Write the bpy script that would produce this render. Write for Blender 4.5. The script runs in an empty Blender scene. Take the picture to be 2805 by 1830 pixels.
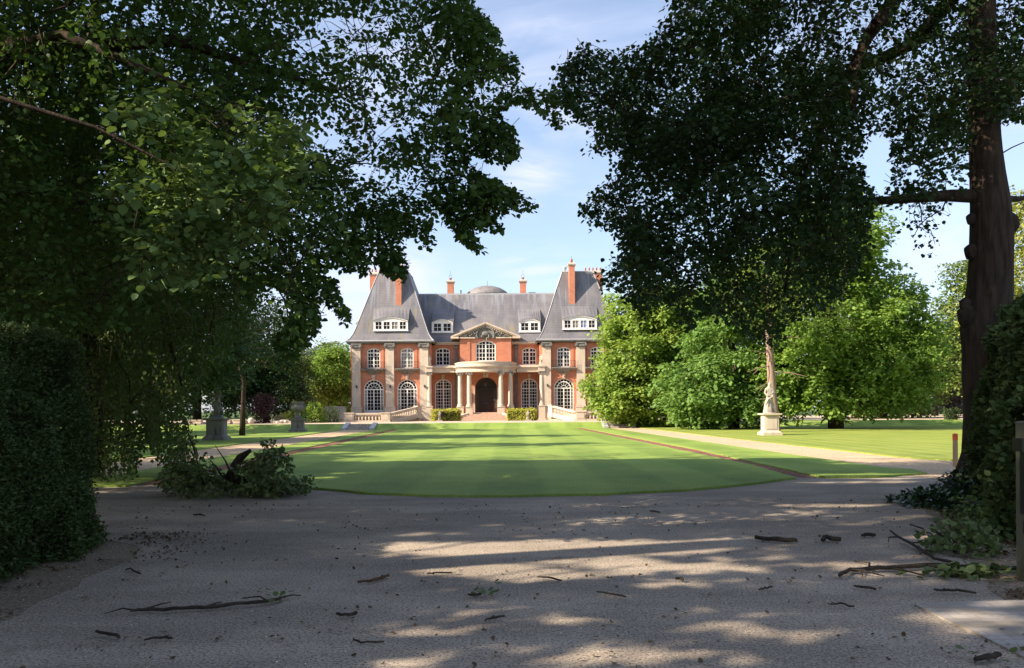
import bpy, math, random
import numpy as np
from mathutils import Vector, Matrix
from mathutils.geometry import tessellate_polygon
random.seed(7); RNG = np.random.default_rng(11)
sc = bpy.context.scene
COL = sc.collection
R = math.radians

# ------------------------------------------------------------------ camera, sky, sun, exposure
F, EYE, HX, HY = 2180.0, 1.6, 1402.5, 1122.0      # focal length in photo pixels, eye height, horizon point
ROLL = R(0.42)
cam = bpy.data.cameras.new('camera'); cam_o = bpy.data.objects.new('camera', cam); COL.objects.link(cam_o)
cam.sensor_width = 36; cam.lens = F / 2805 * 36
cam.shift_y = (HY - 915) / 2805; cam.clip_start = 0.1; cam.clip_end = 6000
cam_o.matrix_world = Matrix.Translation((0, 0, EYE)) @ Matrix.Rotation(R(90), 4, 'X') @ Matrix.Rotation(-ROLL, 4, 'Z')
sc.camera = cam_o

SUN_EL, SUN_AZ = R(33), R(70)                     # azimuth measured from straight behind the camera towards the left
SUN = Vector((-math.sin(SUN_AZ) * math.cos(SUN_EL), -math.cos(SUN_AZ) * math.cos(SUN_EL), math.sin(SUN_EL)))
sl = bpy.data.lights.new('sun', 'SUN'); sl.energy = 4.9; sl.angle = R(0.53); sl.color = (1.0, 0.86, 0.68)
so = bpy.data.objects.new('sun', sl); COL.objects.link(so); so.rotation_euler = SUN.to_track_quat('Z', 'Y').to_euler()
so.location = (-60, -30, 50)
w = bpy.data.worlds.new('World'); sc.world = w; w.use_nodes = True
def world_nodes():
    nt = w.node_tree; N = nt.nodes; L = nt.links; N.clear()
    out = N.new('ShaderNodeOutputWorld'); bg = N.new('ShaderNodeBackground')
    sky = N.new('ShaderNodeTexSky'); sky.sky_type = 'NISHITA'; sky.sun_disc = False
    sky.sun_elevation = SUN_EL; sky.sun_rotation = math.atan2(SUN.x, SUN.y) % (2 * math.pi)
    sky.air_density = 1.0; sky.dust_density = 1.2; sky.ozone_density = 1.6
    tc = N.new('ShaderNodeTexCoord')
    def math_(op, a, b=None, c=None):
        n = N.new('ShaderNodeMath'); n.operation = op
        for i, x in enumerate((a, b, c)):
            if x is None: continue
            if isinstance(x, (int, float)): n.inputs[i].default_value = x
            else: L.new(x, n.inputs[i])
        return n.outputs[0]
    def noise(scale, loc, sc_, detail=6, dist=0.6, rot=(0, 0, 0)):
        mp = N.new('ShaderNodeMapping'); mp.inputs['Location'].default_value = loc; mp.inputs['Scale'].default_value = sc_
        mp.inputs['Rotation'].default_value = rot
        L.new(tc.outputs['Generated'], mp.inputs['Vector'])
        n = N.new('ShaderNodeTexNoise'); n.inputs['Scale'].default_value = scale; n.inputs['Detail'].default_value = detail
        n.inputs['Roughness'].default_value = 0.55; n.inputs['Distortion'].default_value = dist
        L.new(mp.outputs[0], n.inputs['Vector']); return n.outputs['Fac']
    def ss(x, a, b):
        m = N.new('ShaderNodeMapRange'); m.interpolation_type = 'SMOOTHSTEP'
        L.new(x, m.inputs[0]); m.inputs[1].default_value = a; m.inputs[2].default_value = b; return m.outputs[0]
    wisps = ss(noise(2.1, (0.3, 1.7, 0.2), (1.0, 1.0, 3.2), 7, 1.1, (0, R(-22), 0)), 0.42, 0.80)
    veil = ss(noise(1.1, (4.1, 0.2, 1.0), (1, 1, 2.2), 4, 0.8), 0.35, 0.8)
    fine = noise(7.0, (1, 2, 3), (1, 1, 2.4), 6, 1.4)
    sep = N.new('ShaderNodeSeparateXYZ'); L.new(tc.outputs['Generated'], sep.inputs[0])
    tot = math_('ADD', math_('MULTIPLY', wisps, 0.50), math_('MULTIPLY', veil, 0.22))
    # a few separate soft clouds where the photograph has them (direction, width, height, strength)
    for px, py, sx, sz, st in ((1462, 500, .045, .030, .85), (1465, 735, .05, .022, .7), (1085, 755, .05, .035, .9), (1440, 230, .10, .045, .45),
                               (860, 830, .11, .07, .7), (1480, 70, .05, .02, .4), (2620, 690, .08, .05, .5), (1500, 345, .10, .02, .3)):
        cx, cz = (px - HX) / F, (HY - py) / F
        dx = math_('SUBTRACT', math_('DIVIDE', sep.outputs[0], math_('MAXIMUM', sep.outputs[1], 0.05)), cx)
        dz = math_('SUBTRACT', math_('DIVIDE', sep.outputs[2], math_('MAXIMUM', sep.outputs[1], 0.05)), cz)
        r2 = math_('ADD', math_('POWER', math_('ABSOLUTE', math_('DIVIDE', dx, sx)), 2), math_('POWER', math_('ABSOLUTE', math_('DIVIDE', dz, sz)), 2))
        g = math_('EXPONENT', math_('MULTIPLY', r2, -1.0))
        tot = math_('ADD', tot, math_('MULTIPLY', math_('MULTIPLY', g, st), math_('MULTIPLY', ss(fine, 0.3, 0.62), 1.0)))
    # pale band near the horizon
    hz = math_('EXPONENT', math_('MULTIPLY', math_('ABSOLUTE', sep.outputs[2]), -5.5))
    tot = math_('ADD', tot, math_('MULTIPLY', hz, 0.25))
    fac = math_('MINIMUM', math_('ADD', tot, 0.10), 0.95)
    mix = N.new('ShaderNodeMix'); mix.data_type = 'RGBA'
    L.new(fac, mix.inputs[0]); L.new(sky.outputs[0], mix.inputs[6]); mix.inputs[7].default_value = (3.75, 3.95, 4.95, 1)
    bg.inputs[1].default_value = 0.105
    L.new(mix.outputs[2], bg.inputs[0]); L.new(bg.outputs[0], out.inputs[0])
world_nodes()
sc.view_settings.view_transform = 'Standard'; sc.view_settings.look = 'None'
sc.view_settings.exposure = 1.28; sc.view_settings.gamma = 1; sc.view_settings.use_curve_mapping = False
sc.cycles.max_bounces = 6; sc.cycles.transparent_max_bounces = 4; sc.cycles.caustics_reflective = False; sc.cycles.caustics_refractive = False
sc.cycles.diffuse_bounces = 3; sc.cycles.glossy_bounces = 2

# ------------------------------------------------------------------ helpers
cr, sr = math.cos(ROLL), math.sin(ROLL)
def PX(px, py, D):
    u, v = (px - HX) / F, (HY - py) / F
    return Vector(((u * cr + v * sr) * D, D, EYE + (v * cr - u * sr) * D))
def DX(x, y, D): return PX(x * 1.1786, y * 1.1786, D)
def GP(px, py, z=0.0):                     # a ground point seen at a photo pixel
    u, v = (px - HX) / F, (HY - py) / F
    vv = v * cr - u * sr; D = (z - EYE) / vv
    return Vector(((u * cr + v * sr) * D, D, z))
def proj(P):                               # world (N,3) -> photo pixels
    u = P[:, 0] / P[:, 1]; v = (P[:, 2] - EYE) / P[:, 1]
    return np.stack([HX + F * (u * cr - v * sr), HY - F * (v * cr + u * sr)], 1)
def AX(y): return -0.033 * y               # the garden's centre line

def tag(o, label=None, cat=None, group=None, kind=None):
    if label: o['label'] = label
    if cat: o['category'] = cat
    if group: o['group'] = group
    if kind: o['kind'] = kind
    return o
def wloc(o):
    v = Vector((0, 0, 0))
    while o is not None: v += o.location; o = o.parent
    return v
def empty(name, loc, label, cat, group=None):
    o = bpy.data.objects.new(name, None); COL.objects.link(o); o.location = loc; o.empty_display_size = 0.3
    return tag(o, label, cat, group)
def link_mesh(name, me, mat, parent, origin):
    o = bpy.data.objects.new(name, me); COL.objects.link(o)
    if mat: me.materials.append(mat)
    if parent is not None: o.parent = parent
    else: o.location = origin
    return o
class MB:
    def __init__(s): s.v = []; s.f = []
    def add(s, vs, fs):
        n = len(s.v); s.v += [tuple(p) for p in vs]; s.f += [tuple(i + n for i in f) for f in fs]
    def box(s, x0, x1, y0, y1, z0, z1):
        s.add([(x0,y0,z0),(x1,y0,z0),(x1,y1,z0),(x0,y1,z0),(x0,y0,z1),(x1,y0,z1),(x1,y1,z1),(x0,y1,z1)],
              [(0,3,2,1),(4,5,6,7),(0,1,5,4),(1,2,6,5),(2,3,7,6),(3,0,4,7)])
    def frus(s, x0, x1, y0, y1, z0, z1, d):     # box whose top is inset by d
        s.add([(x0,y0,z0),(x1,y0,z0),(x1,y1,z0),(x0,y1,z0),(x0+d,y0+d,z1),(x1-d,y0+d,z1),(x1-d,y1-d,z1),(x0+d,y1-d,z1)],
              [(0,3,2,1),(4,5,6,7),(0,1,5,4),(1,2,6,5),(2,3,7,6),(3,0,4,7)])
    def prism(s, poly, y0, y1):                  # polygon in XZ extruded along Y
        n = len(poly)
        s.add([(x, y0, z) for x, z in poly] + [(x, y1, z) for x, z in poly],
              [(i, (i + 1) % n, n + (i + 1) % n, n + i) for i in range(n)])
        tris = tessellate_polygon([[Vector((x, z, 0)) for x, z in poly]])
        b = len(s.v) - 2 * n
        for t in tris:
            s.f.append((b + t[0], b + t[1], b + t[2])); s.f.append((b + n + t[2], b + n + t[1], b + n + t[0]))
    def slab(s, poly, z0, z1):                   # polygon in XY extruded along Z
        n = len(poly); b = len(s.v)
        s.add([(x, y, z0) for x, y in poly] + [(x, y, z1) for x, y in poly],
              [(i, (i + 1) % n, n + (i + 1) % n, n + i) for i in range(n)])
        for t in tessellate_polygon([[Vector((x, y, 0)) for x, y in poly]]):
            s.f.append((b + n + t[0], b + n + t[1], b + n + t[2])); s.f.append((b + t[2], b + t[1], b + t[0]))
    def lathe(s, prof, c, seg=16, a0=0, a1=2 * math.pi, sy=1.0):
        full = abs(a1 - a0 - 2 * math.pi) < 1e-6; n = seg if full else seg + 1; b = len(s.v)
        for r, z in prof:
            for i in range(n):
                a = a0 + (a1 - a0) * i / seg
                s.v.append((c[0] + r * math.cos(a), c[1] + r * math.sin(a) * sy, c[2] + z))
        for k in range(len(prof) - 1):
            for i in range(seg):
                j = (i + 1) % n if full else i + 1
                s.f.append((b + k * n + i, b + k * n + j, b + (k + 1) * n + j, b + (k + 1) * n + i))
        if full:
            s.f.append(tuple(b + (len(prof) - 1) * n + i for i in range(n)))
            s.f.append(tuple(b + n - 1 - i for i in range(n)))
    def tube(s, pts, rad, n=6, cap=True, lump=0.0):
        pts = [Vector(p) for p in pts]; b = len(s.v); m = len(pts)
        if isinstance(rad, (int, float)): rad = [rad] * m
        for i, p in enumerate(pts):
            t = (pts[min(i + 1, m - 1)] - pts[max(i - 1, 0)]).normalized()
            a = t.cross(Vector((0.13, 0.31, 0.94)));
            if a.length < 0.1: a = t.cross(Vector((1, 0, 0)))
            a.normalize(); c = t.cross(a)
            for k in range(n):
                th = 2 * math.pi * k / n
                r = rad[i] * (1 + (random.uniform(-lump, lump) if lump else 0))
                s.v.append(tuple(p + (a * math.cos(th) + c * math.sin(th)) * r))
        for i in range(m - 1):
            for k in range(n):
                k2 = (k + 1) % n
                s.f.append((b + i * n + k, b + i * n + k2, b + (i + 1) * n + k2, b + (i + 1) * n + k))
        if cap:
            s.f.append(tuple(b + k for k in reversed(range(n)))); s.f.append(tuple(b + (m - 1) * n + k for k in range(n)))
    def bar(s, p, q, w_, y0, y1):                # bar in the XZ plane between (x,z) points
        dx, dz = q[0] - p[0], q[1] - p[1]; l = math.hypot(dx, dz) or 1; nx, nz = -dz / l * w_ / 2, dx / l * w_ / 2
        poly = [(p[0] + nx, p[1] + nz), (p[0] - nx, p[1] - nz), (q[0] - nx, q[1] - nz), (q[0] + nx, q[1] + nz)]
        b = len(s.v)
        s.v += [(x, y0, z) for x, z in poly] + [(x, y1, z) for x, z in poly]
        s.f += [(b, b+1, b+2, b+3), (b+7, b+6, b+5, b+4)] + [(b+i, b+4+i, b+4+(i+1) % 4, b+(i+1) % 4) for i in range(4)]
    def build(s, name, mat, parent=None, off=(0, 0, 0), smooth=False, origin=None):
        if parent is not None: o_ = wloc(parent)
        else:
            if origin is None:
                xs = [p[0] for p in s.v]; ys = [p[1] for p in s.v]; zs = [p[2] for p in s.v]
                origin = (sum(xs) / len(xs) + off[0], sum(ys) / len(ys) + off[1], min(zs) + off[2])
            o_ = Vector(origin)
        d = Vector(off) - o_
        me = bpy.data.meshes.new(name); me.from_pydata([(p[0] + d.x, p[1] + d.y, p[2] + d.z) for p in s.v], [], s.f)
        if smooth: me.polygons.foreach_set('use_smooth', [True] * len(me.polygons))
        me.update()
        return link_mesh(name, me, mat, parent, origin)

# ---- numpy noise
def _h(ix, iy, iz):
    n = (ix * 374761393 + iy * 668265263 + iz * 2147483647) & 0xFFFFFFFF
    n = ((n ^ (n >> 13)) * 1274126177) & 0xFFFFFFFF
    return ((n ^ (n >> 16)) & 0xFFFF) / 65535.0
def vnoise(P, s, seed=0):
    Q = np.asarray(P, float) * s + seed * 17.31
    if Q.shape[1] == 2: Q = np.concatenate([Q, np.zeros((len(Q), 1))], 1)
    I = np.floor(Q).astype(np.int64); f = Q - I; f = f * f * (3 - 2 * f); r = 0
    for a in (0, 1):
        for b in (0, 1):
            for c in (0, 1):
                wgt = (f[:, 0] if a else 1 - f[:, 0]) * (f[:, 1] if b else 1 - f[:, 1]) * (f[:, 2] if c else 1 - f[:, 2])
                r = r + wgt * _h(I[:, 0] + a, I[:, 1] + b, I[:, 2] + c)
    return r
def inpoly(P, poly):
    x, y = P[:, 0], P[:, 1]; ins = np.zeros(len(P), bool); n = len(poly)
    for i in range(n):
        x1, y1 = poly[i]; x2, y2 = poly[(i + 1) % n]
        if y1 == y2: continue
        c = ((y1 > y) != (y2 > y)) & (x < (x2 - x1) * (y - y1) / (y2 - y1) + x1)
        ins ^= c
    return ins
def norm(a): return a / np.maximum(np.linalg.norm(a, axis=1, keepdims=True), 1e-9)

# ------------------------------------------------------------------ materials
def mat_base(name):
    m = bpy.data.materials.new(name); m.use_nodes = True; nt = m.node_tree; N = nt.nodes
    return m, nt, N, nt.links, N['Principled BSDF']
def mix_rgb(N, L, fac, a, b, mode='MIX'):
    n = N.new('ShaderNodeMix'); n.data_type = 'RGBA'; n.blend_type = mode
    for i, x in ((0, fac), (6, a), (7, b)):
        if isinstance(x, (int, float)): n.inputs[i].default_value = x
        elif isinstance(x, tuple): n.inputs[i].default_value = (*x, 1) if len(x) == 3 else x
        else: L.new(x, n.inputs[i])
    return n.outputs[2]
def tex(N, L, kind, scale, sc_=(1, 1, 1), detail=5, rough=0.6, coord='Object', loc=(0, 0, 0)):
    tc = N.new('ShaderNodeTexCoord'); mp = N.new('ShaderNodeMapping'); mp.inputs['Scale'].default_value = sc_
    mp.inputs['Location'].default_value = loc
    L.new(tc.outputs[coord], mp.inputs[0]); n = N.new('ShaderNodeTex' + kind); L.new(mp.outputs[0], n.inputs['Vector'])
    n.inputs['Scale'].default_value = scale
    if kind == 'Noise': n.inputs['Detail'].default_value = detail; n.inputs['Roughness'].default_value = rough
    return n
def rng_(N, L, x, a, b, c=0.0, d=1.0):
    m = N.new('ShaderNodeMapRange'); m.interpolation_type = 'SMOOTHSTEP'; L.new(x, m.inputs[0])
    m.inputs[1].default_value = a; m.inputs[2].default_value = b; m.inputs[3].default_value = c; m.inputs[4].default_value = d
    return m.outputs[0]
def bump(N, L, P, h, strength, dist=0.02):
    b = N.new('ShaderNodeBump'); b.inputs['Strength'].default_value = strength; b.inputs['Distance'].default_value = dist
    L.new(h, b.inputs['Height']); L.new(b.outputs[0], P.inputs['Normal'])
def simple(name, c1, c2, scale=3, rough=0.8, bstr=0.3, bscale=None, sc_=(1, 1, 1), spec=0.3, metal=0.0):
    m, nt, N, L, P = mat_base(name)
    n = tex(N, L, 'Noise', scale, sc_); L.new(mix_rgb(N, L, rng_(N, L, n.outputs['Fac'], .3, .7), c1, c2), P.inputs['Base Color'])
    P.inputs['Roughness'].default_value = rough; P.inputs['Specular IOR Level'].default_value = spec; P.inputs['Metallic'].default_value = metal
    if bstr:
        b = tex(N, L, 'Noise', bscale or scale * 6, sc_); bump(N, L, P, b.outputs['Fac'], bstr)
    return m
def leaf_mat(name, dark, light, trans, tfac=0.35, rough=0.55, spec=0.2):
    m, nt, N, L, P = mat_base(name)
    g = N.new('ShaderNodeNewGeometry')
    n = tex(N, L, 'Noise', 0.8, detail=3)
    a = mix_rgb(N, L, g.outputs['Random Per Island'], dark, light)
    c = mix_rgb(N, L, rng_(N, L, n.outputs['Fac'], .35, .65, 0, .5), a, light)
    L.new(c, P.inputs['Base Color']); P.inputs['Roughness'].default_value = rough; P.inputs['Specular IOR Level'].default_value = spec
    t = N.new('ShaderNodeBsdfTranslucent'); L.new(mix_rgb(N, L, g.outputs['Random Per Island'], trans, tuple(x * .6 for x in trans)), t.inputs[0])
    ms = N.new('ShaderNodeMixShader'); ms.inputs[0].default_value = tfac
    L.new(P.outputs[0], ms.inputs[1]); L.new(t.outputs[0], ms.inputs[2]); L.new(ms.outputs[0], N['Material Output'].inputs[0])
    return m
M = {}
def brick_mat():
    m, nt, N, L, P = mat_base('red brick')
    tc = N.new('ShaderNodeTexCoord'); sp = N.new('ShaderNodeSeparateXYZ'); L.new(tc.outputs['Object'], sp.inputs[0])
    ad = N.new('ShaderNodeMath'); ad.operation = 'ADD'; L.new(sp.outputs[0], ad.inputs[0]); L.new(sp.outputs[1], ad.inputs[1])
    cb = N.new('ShaderNodeCombineXYZ'); L.new(ad.outputs[0], cb.inputs[0]); L.new(sp.outputs[2], cb.inputs[1])
    br = N.new('ShaderNodeTexBrick'); L.new(cb.outputs[0], br.inputs['Vector']); br.inputs['Scale'].default_value = 1
    br.inputs['Brick Width'].default_value = .23; br.inputs['Row Height'].default_value = .075; br.inputs['Mortar Size'].default_value = .006
    br.inputs['Color1'].default_value = (.43, .150, .082, 1); br.inputs['Color2'].default_value = (.52, .195, .105, 1); br.inputs['Mortar'].default_value = (.55, .34, .24, 1)
    n = tex(N, L, 'Noise', 1.3, detail=6); n2 = tex(N, L, 'Noise', 9, (1, 1, 3), detail=4)
    c = mix_rgb(N, L, rng_(N, L, n.outputs['Fac'], .38, .7, 0, .45), br.outputs['Color'], (.36, .105, .055))
    c = mix_rgb(N, L, rng_(N, L, n2.outputs['Fac'], .5, .75, 0, .35), c, (.55, .25, .15))
    L.new(c, P.inputs['Base Color']); P.inputs['Roughness'].default_value = .85
    bump(N, L, P, br.outputs['Fac'], .25, .01); return m
M['brick'] = brick_mat()
def stone_mat(name, c1, c2, dirt, amt=0.6):
    m, nt, N, L, P = mat_base(name)
    n = tex(N, L, 'Noise', .9, (1, 1, .5)); n2 = tex(N, L, 'Noise', 4.5, (1.4, 1.4, .35), detail=7)
    c = mix_rgb(N, L, rng_(N, L, n.outputs['Fac'], .35, .65), c1, c2)
    c = mix_rgb(N, L, rng_(N, L, n2.outputs['Fac'], .5, .74, 0, amt), c, dirt)
    L.new(c, P.inputs['Base Color']); P.inputs['Roughness'].default_value = .85; P.inputs['Specular IOR Level'].default_value = .2
    b = tex(N, L, 'Noise', 22); bump(N, L, P, b.outputs['Fac'], .35, .02); return m
M['stone'] = stone_mat('pale limestone', (.58, .485, .385), (.49, .41, .325), (.28, .23, .18), .45)
M['stone_dark'] = stone_mat('weathered stone', (.23, .22, .20), (.165, .16, .145), (.05, .05, .045), .95)  # weathered tone, darkened further for the shade on the left statue and urn
M['stone_mossy'] = stone_mat('lichen stone', (.42, .37, .31), (.33, .30, .25), (.09, .095, .06), .9)
def slate_mat():
    m, nt, N, L, P = mat_base('roof slate')
    n = tex(N, L, 'Noise', .5, (1, 1, .6), detail=5); st = tex(N, L, 'Noise', 3.4, (1.0, .10, .05), detail=5); fine = tex(N, L, 'Noise', 5, (1, .4, 3), detail=3)
    c = mix_rgb(N, L, rng_(N, L, n.outputs['Fac'], .35, .65), (.125, .120, .130), (.195, .183, .183))
    c = mix_rgb(N, L, rng_(N, L, fine.outputs['Fac'], .4, .7, 0, .5), c, (.13, .125, .15))
    tc = N.new('ShaderNodeTexCoord'); sp = N.new('ShaderNodeSeparateXYZ'); L.new(tc.outputs['Object'], sp.inputs[0])
    mu = N.new('ShaderNodeMath'); mu.operation = 'MULTIPLY'
    L.new(rng_(N, L, sp.outputs[2], 11.0, 15.2, .10, .95), mu.inputs[0]); L.new(rng_(N, L, st.outputs['Fac'], .48, .64), mu.inputs[1])
    c = mix_rgb(N, L, mu.outputs[0], c, (.23, .24, .275))
    mo = tex(N, L, 'Noise', 1.5, (1.2, .25, .16), detail=4, loc=(3, 0, 2))
    c = mix_rgb(N, L, rng_(N, L, mo.outputs['Fac'], .56, .70, 0, .5), c, (.27, .22, .09))
    sw = N.new('ShaderNodeTexWave'); sw.wave_type = 'BANDS'; sw.bands_direction = 'Z'; L.new(tc.outputs['Object'], sw.inputs['Vector'])
    sw.inputs['Scale'].default_value = 1.6; sw.inputs['Distortion'].default_value = .6
    c = mix_rgb(N, L, rng_(N, L, sw.outputs['Fac'], .0, .4, .22, 0), c, (.07, .07, .085))
    L.new(c, P.inputs['Base Color']); P.inputs['Roughness'].default_value = .55; P.inputs['Specular IOR Level'].default_value = .4
    bump(N, L, P, sw.outputs['Fac'], .3, .02); return m
M['slate'] = slate_mat()
M['lead'] = simple('roof lead', (.33, .34, .37), (.42, .42, .43), 2, .5, .1)
M['dome'] = simple('dome slate', (.15, .14, .14), (.22, .20, .195), 2, .6, .15)
M['white'] = simple('white window paint', (.78, .76, .72), (.70, .68, .65), 3, .5, 0)
M['iron'] = simple('dark iron', (.03, .03, .03), (.05, .045, .04), 8, .5, 0)
M['door'] = simple('dark oak door', (.018, .011, .008), (.032, .02, .013), 3, .5, .3, 14, (3, 3, .4))
M['alcove'] = simple('dark carved wood', (.05, .045, .035), (.08, .07, .055), 4, .7, .4)  # dark wood tone for the doorway lining
def glass_mat(name, c, rough=.12):
    m, nt, N, L, P = mat_base(name)
    n = tex(N, L, 'Noise', 2.3, detail=2); L.new(mix_rgb(N, L, n.outputs['Fac'], tuple(x * .5 for x in c), c), P.inputs['Base Color'])
    P.inputs['Roughness'].default_value = rough; P.inputs['Specular IOR Level'].default_value = .22
    b = tex(N, L, 'Noise', 1.7, detail=1); bump(N, L, P, b.outputs['Fac'], .12, .05); return m
M['glass'] = glass_mat('dark window glass', (.018, .015, .015))
M['glass_curtain'] = glass_mat('curtained window glass', (.30, .27, .24), .2)
M['glass_blue'] = glass_mat('glass with painted sky reflection', (.28, .34, .55), .1)  # blue base colour stands in for the sky's reflection
M['pot'] = simple('terracotta', (.52, .22, .12), (.42, .17, .10), 6, .8, .1)
def step_mat():
    m, nt, N, L, P = mat_base('brick steps'); n = tex(N, L, 'Noise', 5)
    L.new(mix_rgb(N, L, rng_(N, L, n.outputs['Fac'], .35, .65), (.44, .28, .20), (.52, .36, .27)), P.inputs['Base Color']); P.inputs['Roughness'].default_value = .9; return m
M['steps'] = step_mat()
def grass_mat(name, base, light, dry, dryamt=.35, stripes=0.0):
    m, nt, N, L, P = mat_base(name)
    n = tex(N, L, 'Noise', .35, detail=6, coord='Object'); n2 = tex(N, L, 'Noise', 22, (1, .5, 1), detail=4); n3 = tex(N, L, 'Noise', 1.6, (1, .8, 1), detail=8, rough=.7)
    c = mix_rgb(N, L, rng_(N, L, n.outputs['Fac'], .35, .65), base, light)
    c = mix_rgb(N, L, rng_(N, L, n3.outputs['Fac'], .55, .75, 0, dryamt), c, dry)
    c = mix_rgb(N, L, rng_(N, L, n2.outputs['Fac'], .42, .62, .5, 0), c, tuple(x * .6 for x in base))
    if stripes:
        wv = tex(N, L, 'Wave', stripes); wv.wave_type = 'BANDS'; wv.bands_direction = 'X'; wv.inputs['Distortion'].default_value = .6; wv.inputs['Detail'].default_value = 1
        c = mix_rgb(N, L, rng_(N, L, wv.outputs['Fac'], .3, .7, 0, .30), c, tuple(x * 1.2 for x in light))
    L.new(c, P.inputs['Base Color']); P.inputs['Roughness'].default_value = .8; P.inputs['Specular IOR Level'].default_value = .15
    bump(N, L, P, n2.outputs['Fac'], .35, .04); return m
M['lawn'] = grass_mat('mown lawn', (.160, .250, .048), (.260, .345, .072), (.40, .38, .16), .75, .12)
M['lawn_dry'] = grass_mat('yellowish dry lawn', (.19, .25, .045), (.27, .31, .065), (.42, .35, .13), .65, .30)  # yellower grass than the main lawn
M['ground'] = grass_mat('rough ground', (.06, .10, .022), (.09, .13, .03), (.13, .11, .05), .5)
def gravel_mat(name, c1, c2, c3, fine=55, litter=.5):
    m, nt, N, L, P = mat_base(name)
    n = tex(N, L, 'Noise', .6, (.7, 1.2, 1), detail=7); g = tex(N, L, 'Voronoi', fine); g2 = tex(N, L, 'Noise', fine * .55, detail=4, rough=.75); n3 = tex(N, L, 'Noise', 5, detail=6, rough=.7)
    c = mix_rgb(N, L, rng_(N, L, n.outputs['Fac'], .38, .62), c1, c2)
    rut = tex(N, L, 'Noise', 1.0, (.22, 1.5, 1), detail=5, loc=(5, 2, 0)); c = mix_rgb(N, L, rng_(N, L, rut.outputs['Fac'],   .47, .63, 0, .34), c, tuple(x * .62 for x in c1))
    c = mix_rgb(N, L, rng_(N, L, n3.outputs['Fac'], .55, .72, 0, litter), c, c3)
    gs = N.new('ShaderNodeRGBToBW'); L.new(g.outputs['Color'], gs.inputs[0])
    c = mix_rgb(N, L, rng_(N, L, gs.outputs[0], .35, .95, 0, .42), c, tuple(min(1, x * 2.0) for x in c1))
    c = mix_rgb(N, L, rng_(N, L, g2.outputs['Fac'], .40, .52, .8, 0), c, tuple(x * .25 for x in c1))
    L.new(c, P.inputs['Base Color']); P.inputs['Roughness'].default_value = .95; P.inputs['Specular IOR Level'].default_value = .12
    ad = N.new('ShaderNodeMath'); ad.operation = 'ADD'; L.new(g2.outputs['Fac'], ad.inputs[0]); L.new(n3.outputs['Fac'], ad.inputs[1])
    bump(N, L, P, n3.outputs['Fac'], .35, .02); return m
M['gravel'] = gravel_mat('court gravel', (.28, .235, .19), (.43, .36, .285), (.19, .155, .115), 85, .75)
M['path'] = gravel_mat('path gravel', (.50, .37, .24), (.56, .42, .28), (.34, .30, .17), 40)
M['terrace'] = gravel_mat('terrace gravel', (.52, .41, .31), (.58, .45, .34), (.45, .34, .25), 40, .3)
M['redstrip'] = gravel_mat('red soil', (.26, .12, .085), (.19, .10, .07), (.13, .11, .06), 30)
M['litter'] = gravel_mat('leaf litter soil', (.21, .165, .12), (.28, .22, .15), (.11, .10, .055), 60, .8)
M['bark'] = simple('furrowed bark', (.028, .021, .016), (.070, .051, .038), 5, .95, 1.0, 16, (2.4, 2.4, .35), .1)
M['bark_light'] = simple('pale reddish pine bark', (.24, .16, .12), (.34, .24, .19), 5, .95, .8, 14, (2, 2, .5), .1)  # lighter, redder bark for the bare trunk
M['twig'] = simple('dead twig bark', (.024, .018, .014), (.055, .042, .030), 12, .9, .5)
M['twig_brown'] = simple('brown twig bark', (.07, .038, .02), (.10, .055, .03), 12, .9, .5)
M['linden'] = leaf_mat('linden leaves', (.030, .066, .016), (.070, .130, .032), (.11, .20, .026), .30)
M['linden_deep'] = leaf_mat('deep linden leaves', (.013, .031, .010), (.034, .065, .018), (.05, .10, .018), .24)
M['weep'] = leaf_mat('weeping leaves', (.030, .055, .016), (.075, .115, .032), (.13, .20, .035), .30)
M['maple'] = leaf_mat('bright maple leaves', (.13, .23, .045), (.29, .40, .085), (.42, .55, .08), .42)
M['maple3'] = leaf_mat('cool green leaves', (.085, .18, .045), (.19, .31, .08), (.28, .45, .07), .40)
M['maple2'] = leaf_mat('fresh chestnut leaves', (.10, .20, .040), (.23, .35, .075), (.36, .52, .07), .42)
M['yellow'] = leaf_mat('golden green leaves', (.22, .26, .05), (.32, .34, .08), (.42, .45, .08), .35)
M['dark_tree'] = leaf_mat('dark park leaves', (.026, .060, .020), (.055, .100, .032), (.09, .15, .03), .25)
M['mid_tree'] = leaf_mat('mid green leaves', (.09, .15, .035), (.17, .24, .055), (.26, .34, .05), .35)
M['purple'] = leaf_mat('purple leaves', (.05, .025, .03), (.10, .05, .05), (.12, .05, .05), .2)
M['pinkish'] = leaf_mat('greyish twigs', (.12, .09, .075), (.19, .145, .125), (.2, .15, .1), .2)
M['yew'] = leaf_mat('yew needles', (.026, .052, .016), (.070, .105, .030), (.08, .12, .03), .18, .6)
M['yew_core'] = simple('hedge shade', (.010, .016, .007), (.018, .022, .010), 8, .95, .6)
M['hedge_warm'] = leaf_mat('box hedge leaves', (.36, .40, .05), (.52, .50, .10), (.6, .6, .08), .35)
M['ivy'] = leaf_mat('ivy leaves', (.014, .036, .013), (.035, .068, .022), (.05, .1, .03), .2, .3, .5)
M['fallen'] = leaf_mat('wilting leaves', (.055, .09, .03), (.15, .20, .07), (.12, .16, .04), .25)
M['flower'] = leaf_mat('pale flowers', (.55, .35, .22), (.65, .5, .35), (.4, .3, .2), .2)
M['blade'] = leaf_mat('grass blades', (.09, .18, .035), (.30, .40, .10), (.3, .42, .07), .3)
M['metal_post'] = simple('olive steel', (.10, .10, .065), (.12, .115, .075), 4, .45, .05, spec=.5)
M['black'] = simple('black plastic', (.006, .006, .007), (.010, .010, .011), 5, .3, 0, spec=.5)
M['label'] = simple('white sticker', (.75, .77, .8), (.7, .72, .75), 5, .5, 0)
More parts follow.
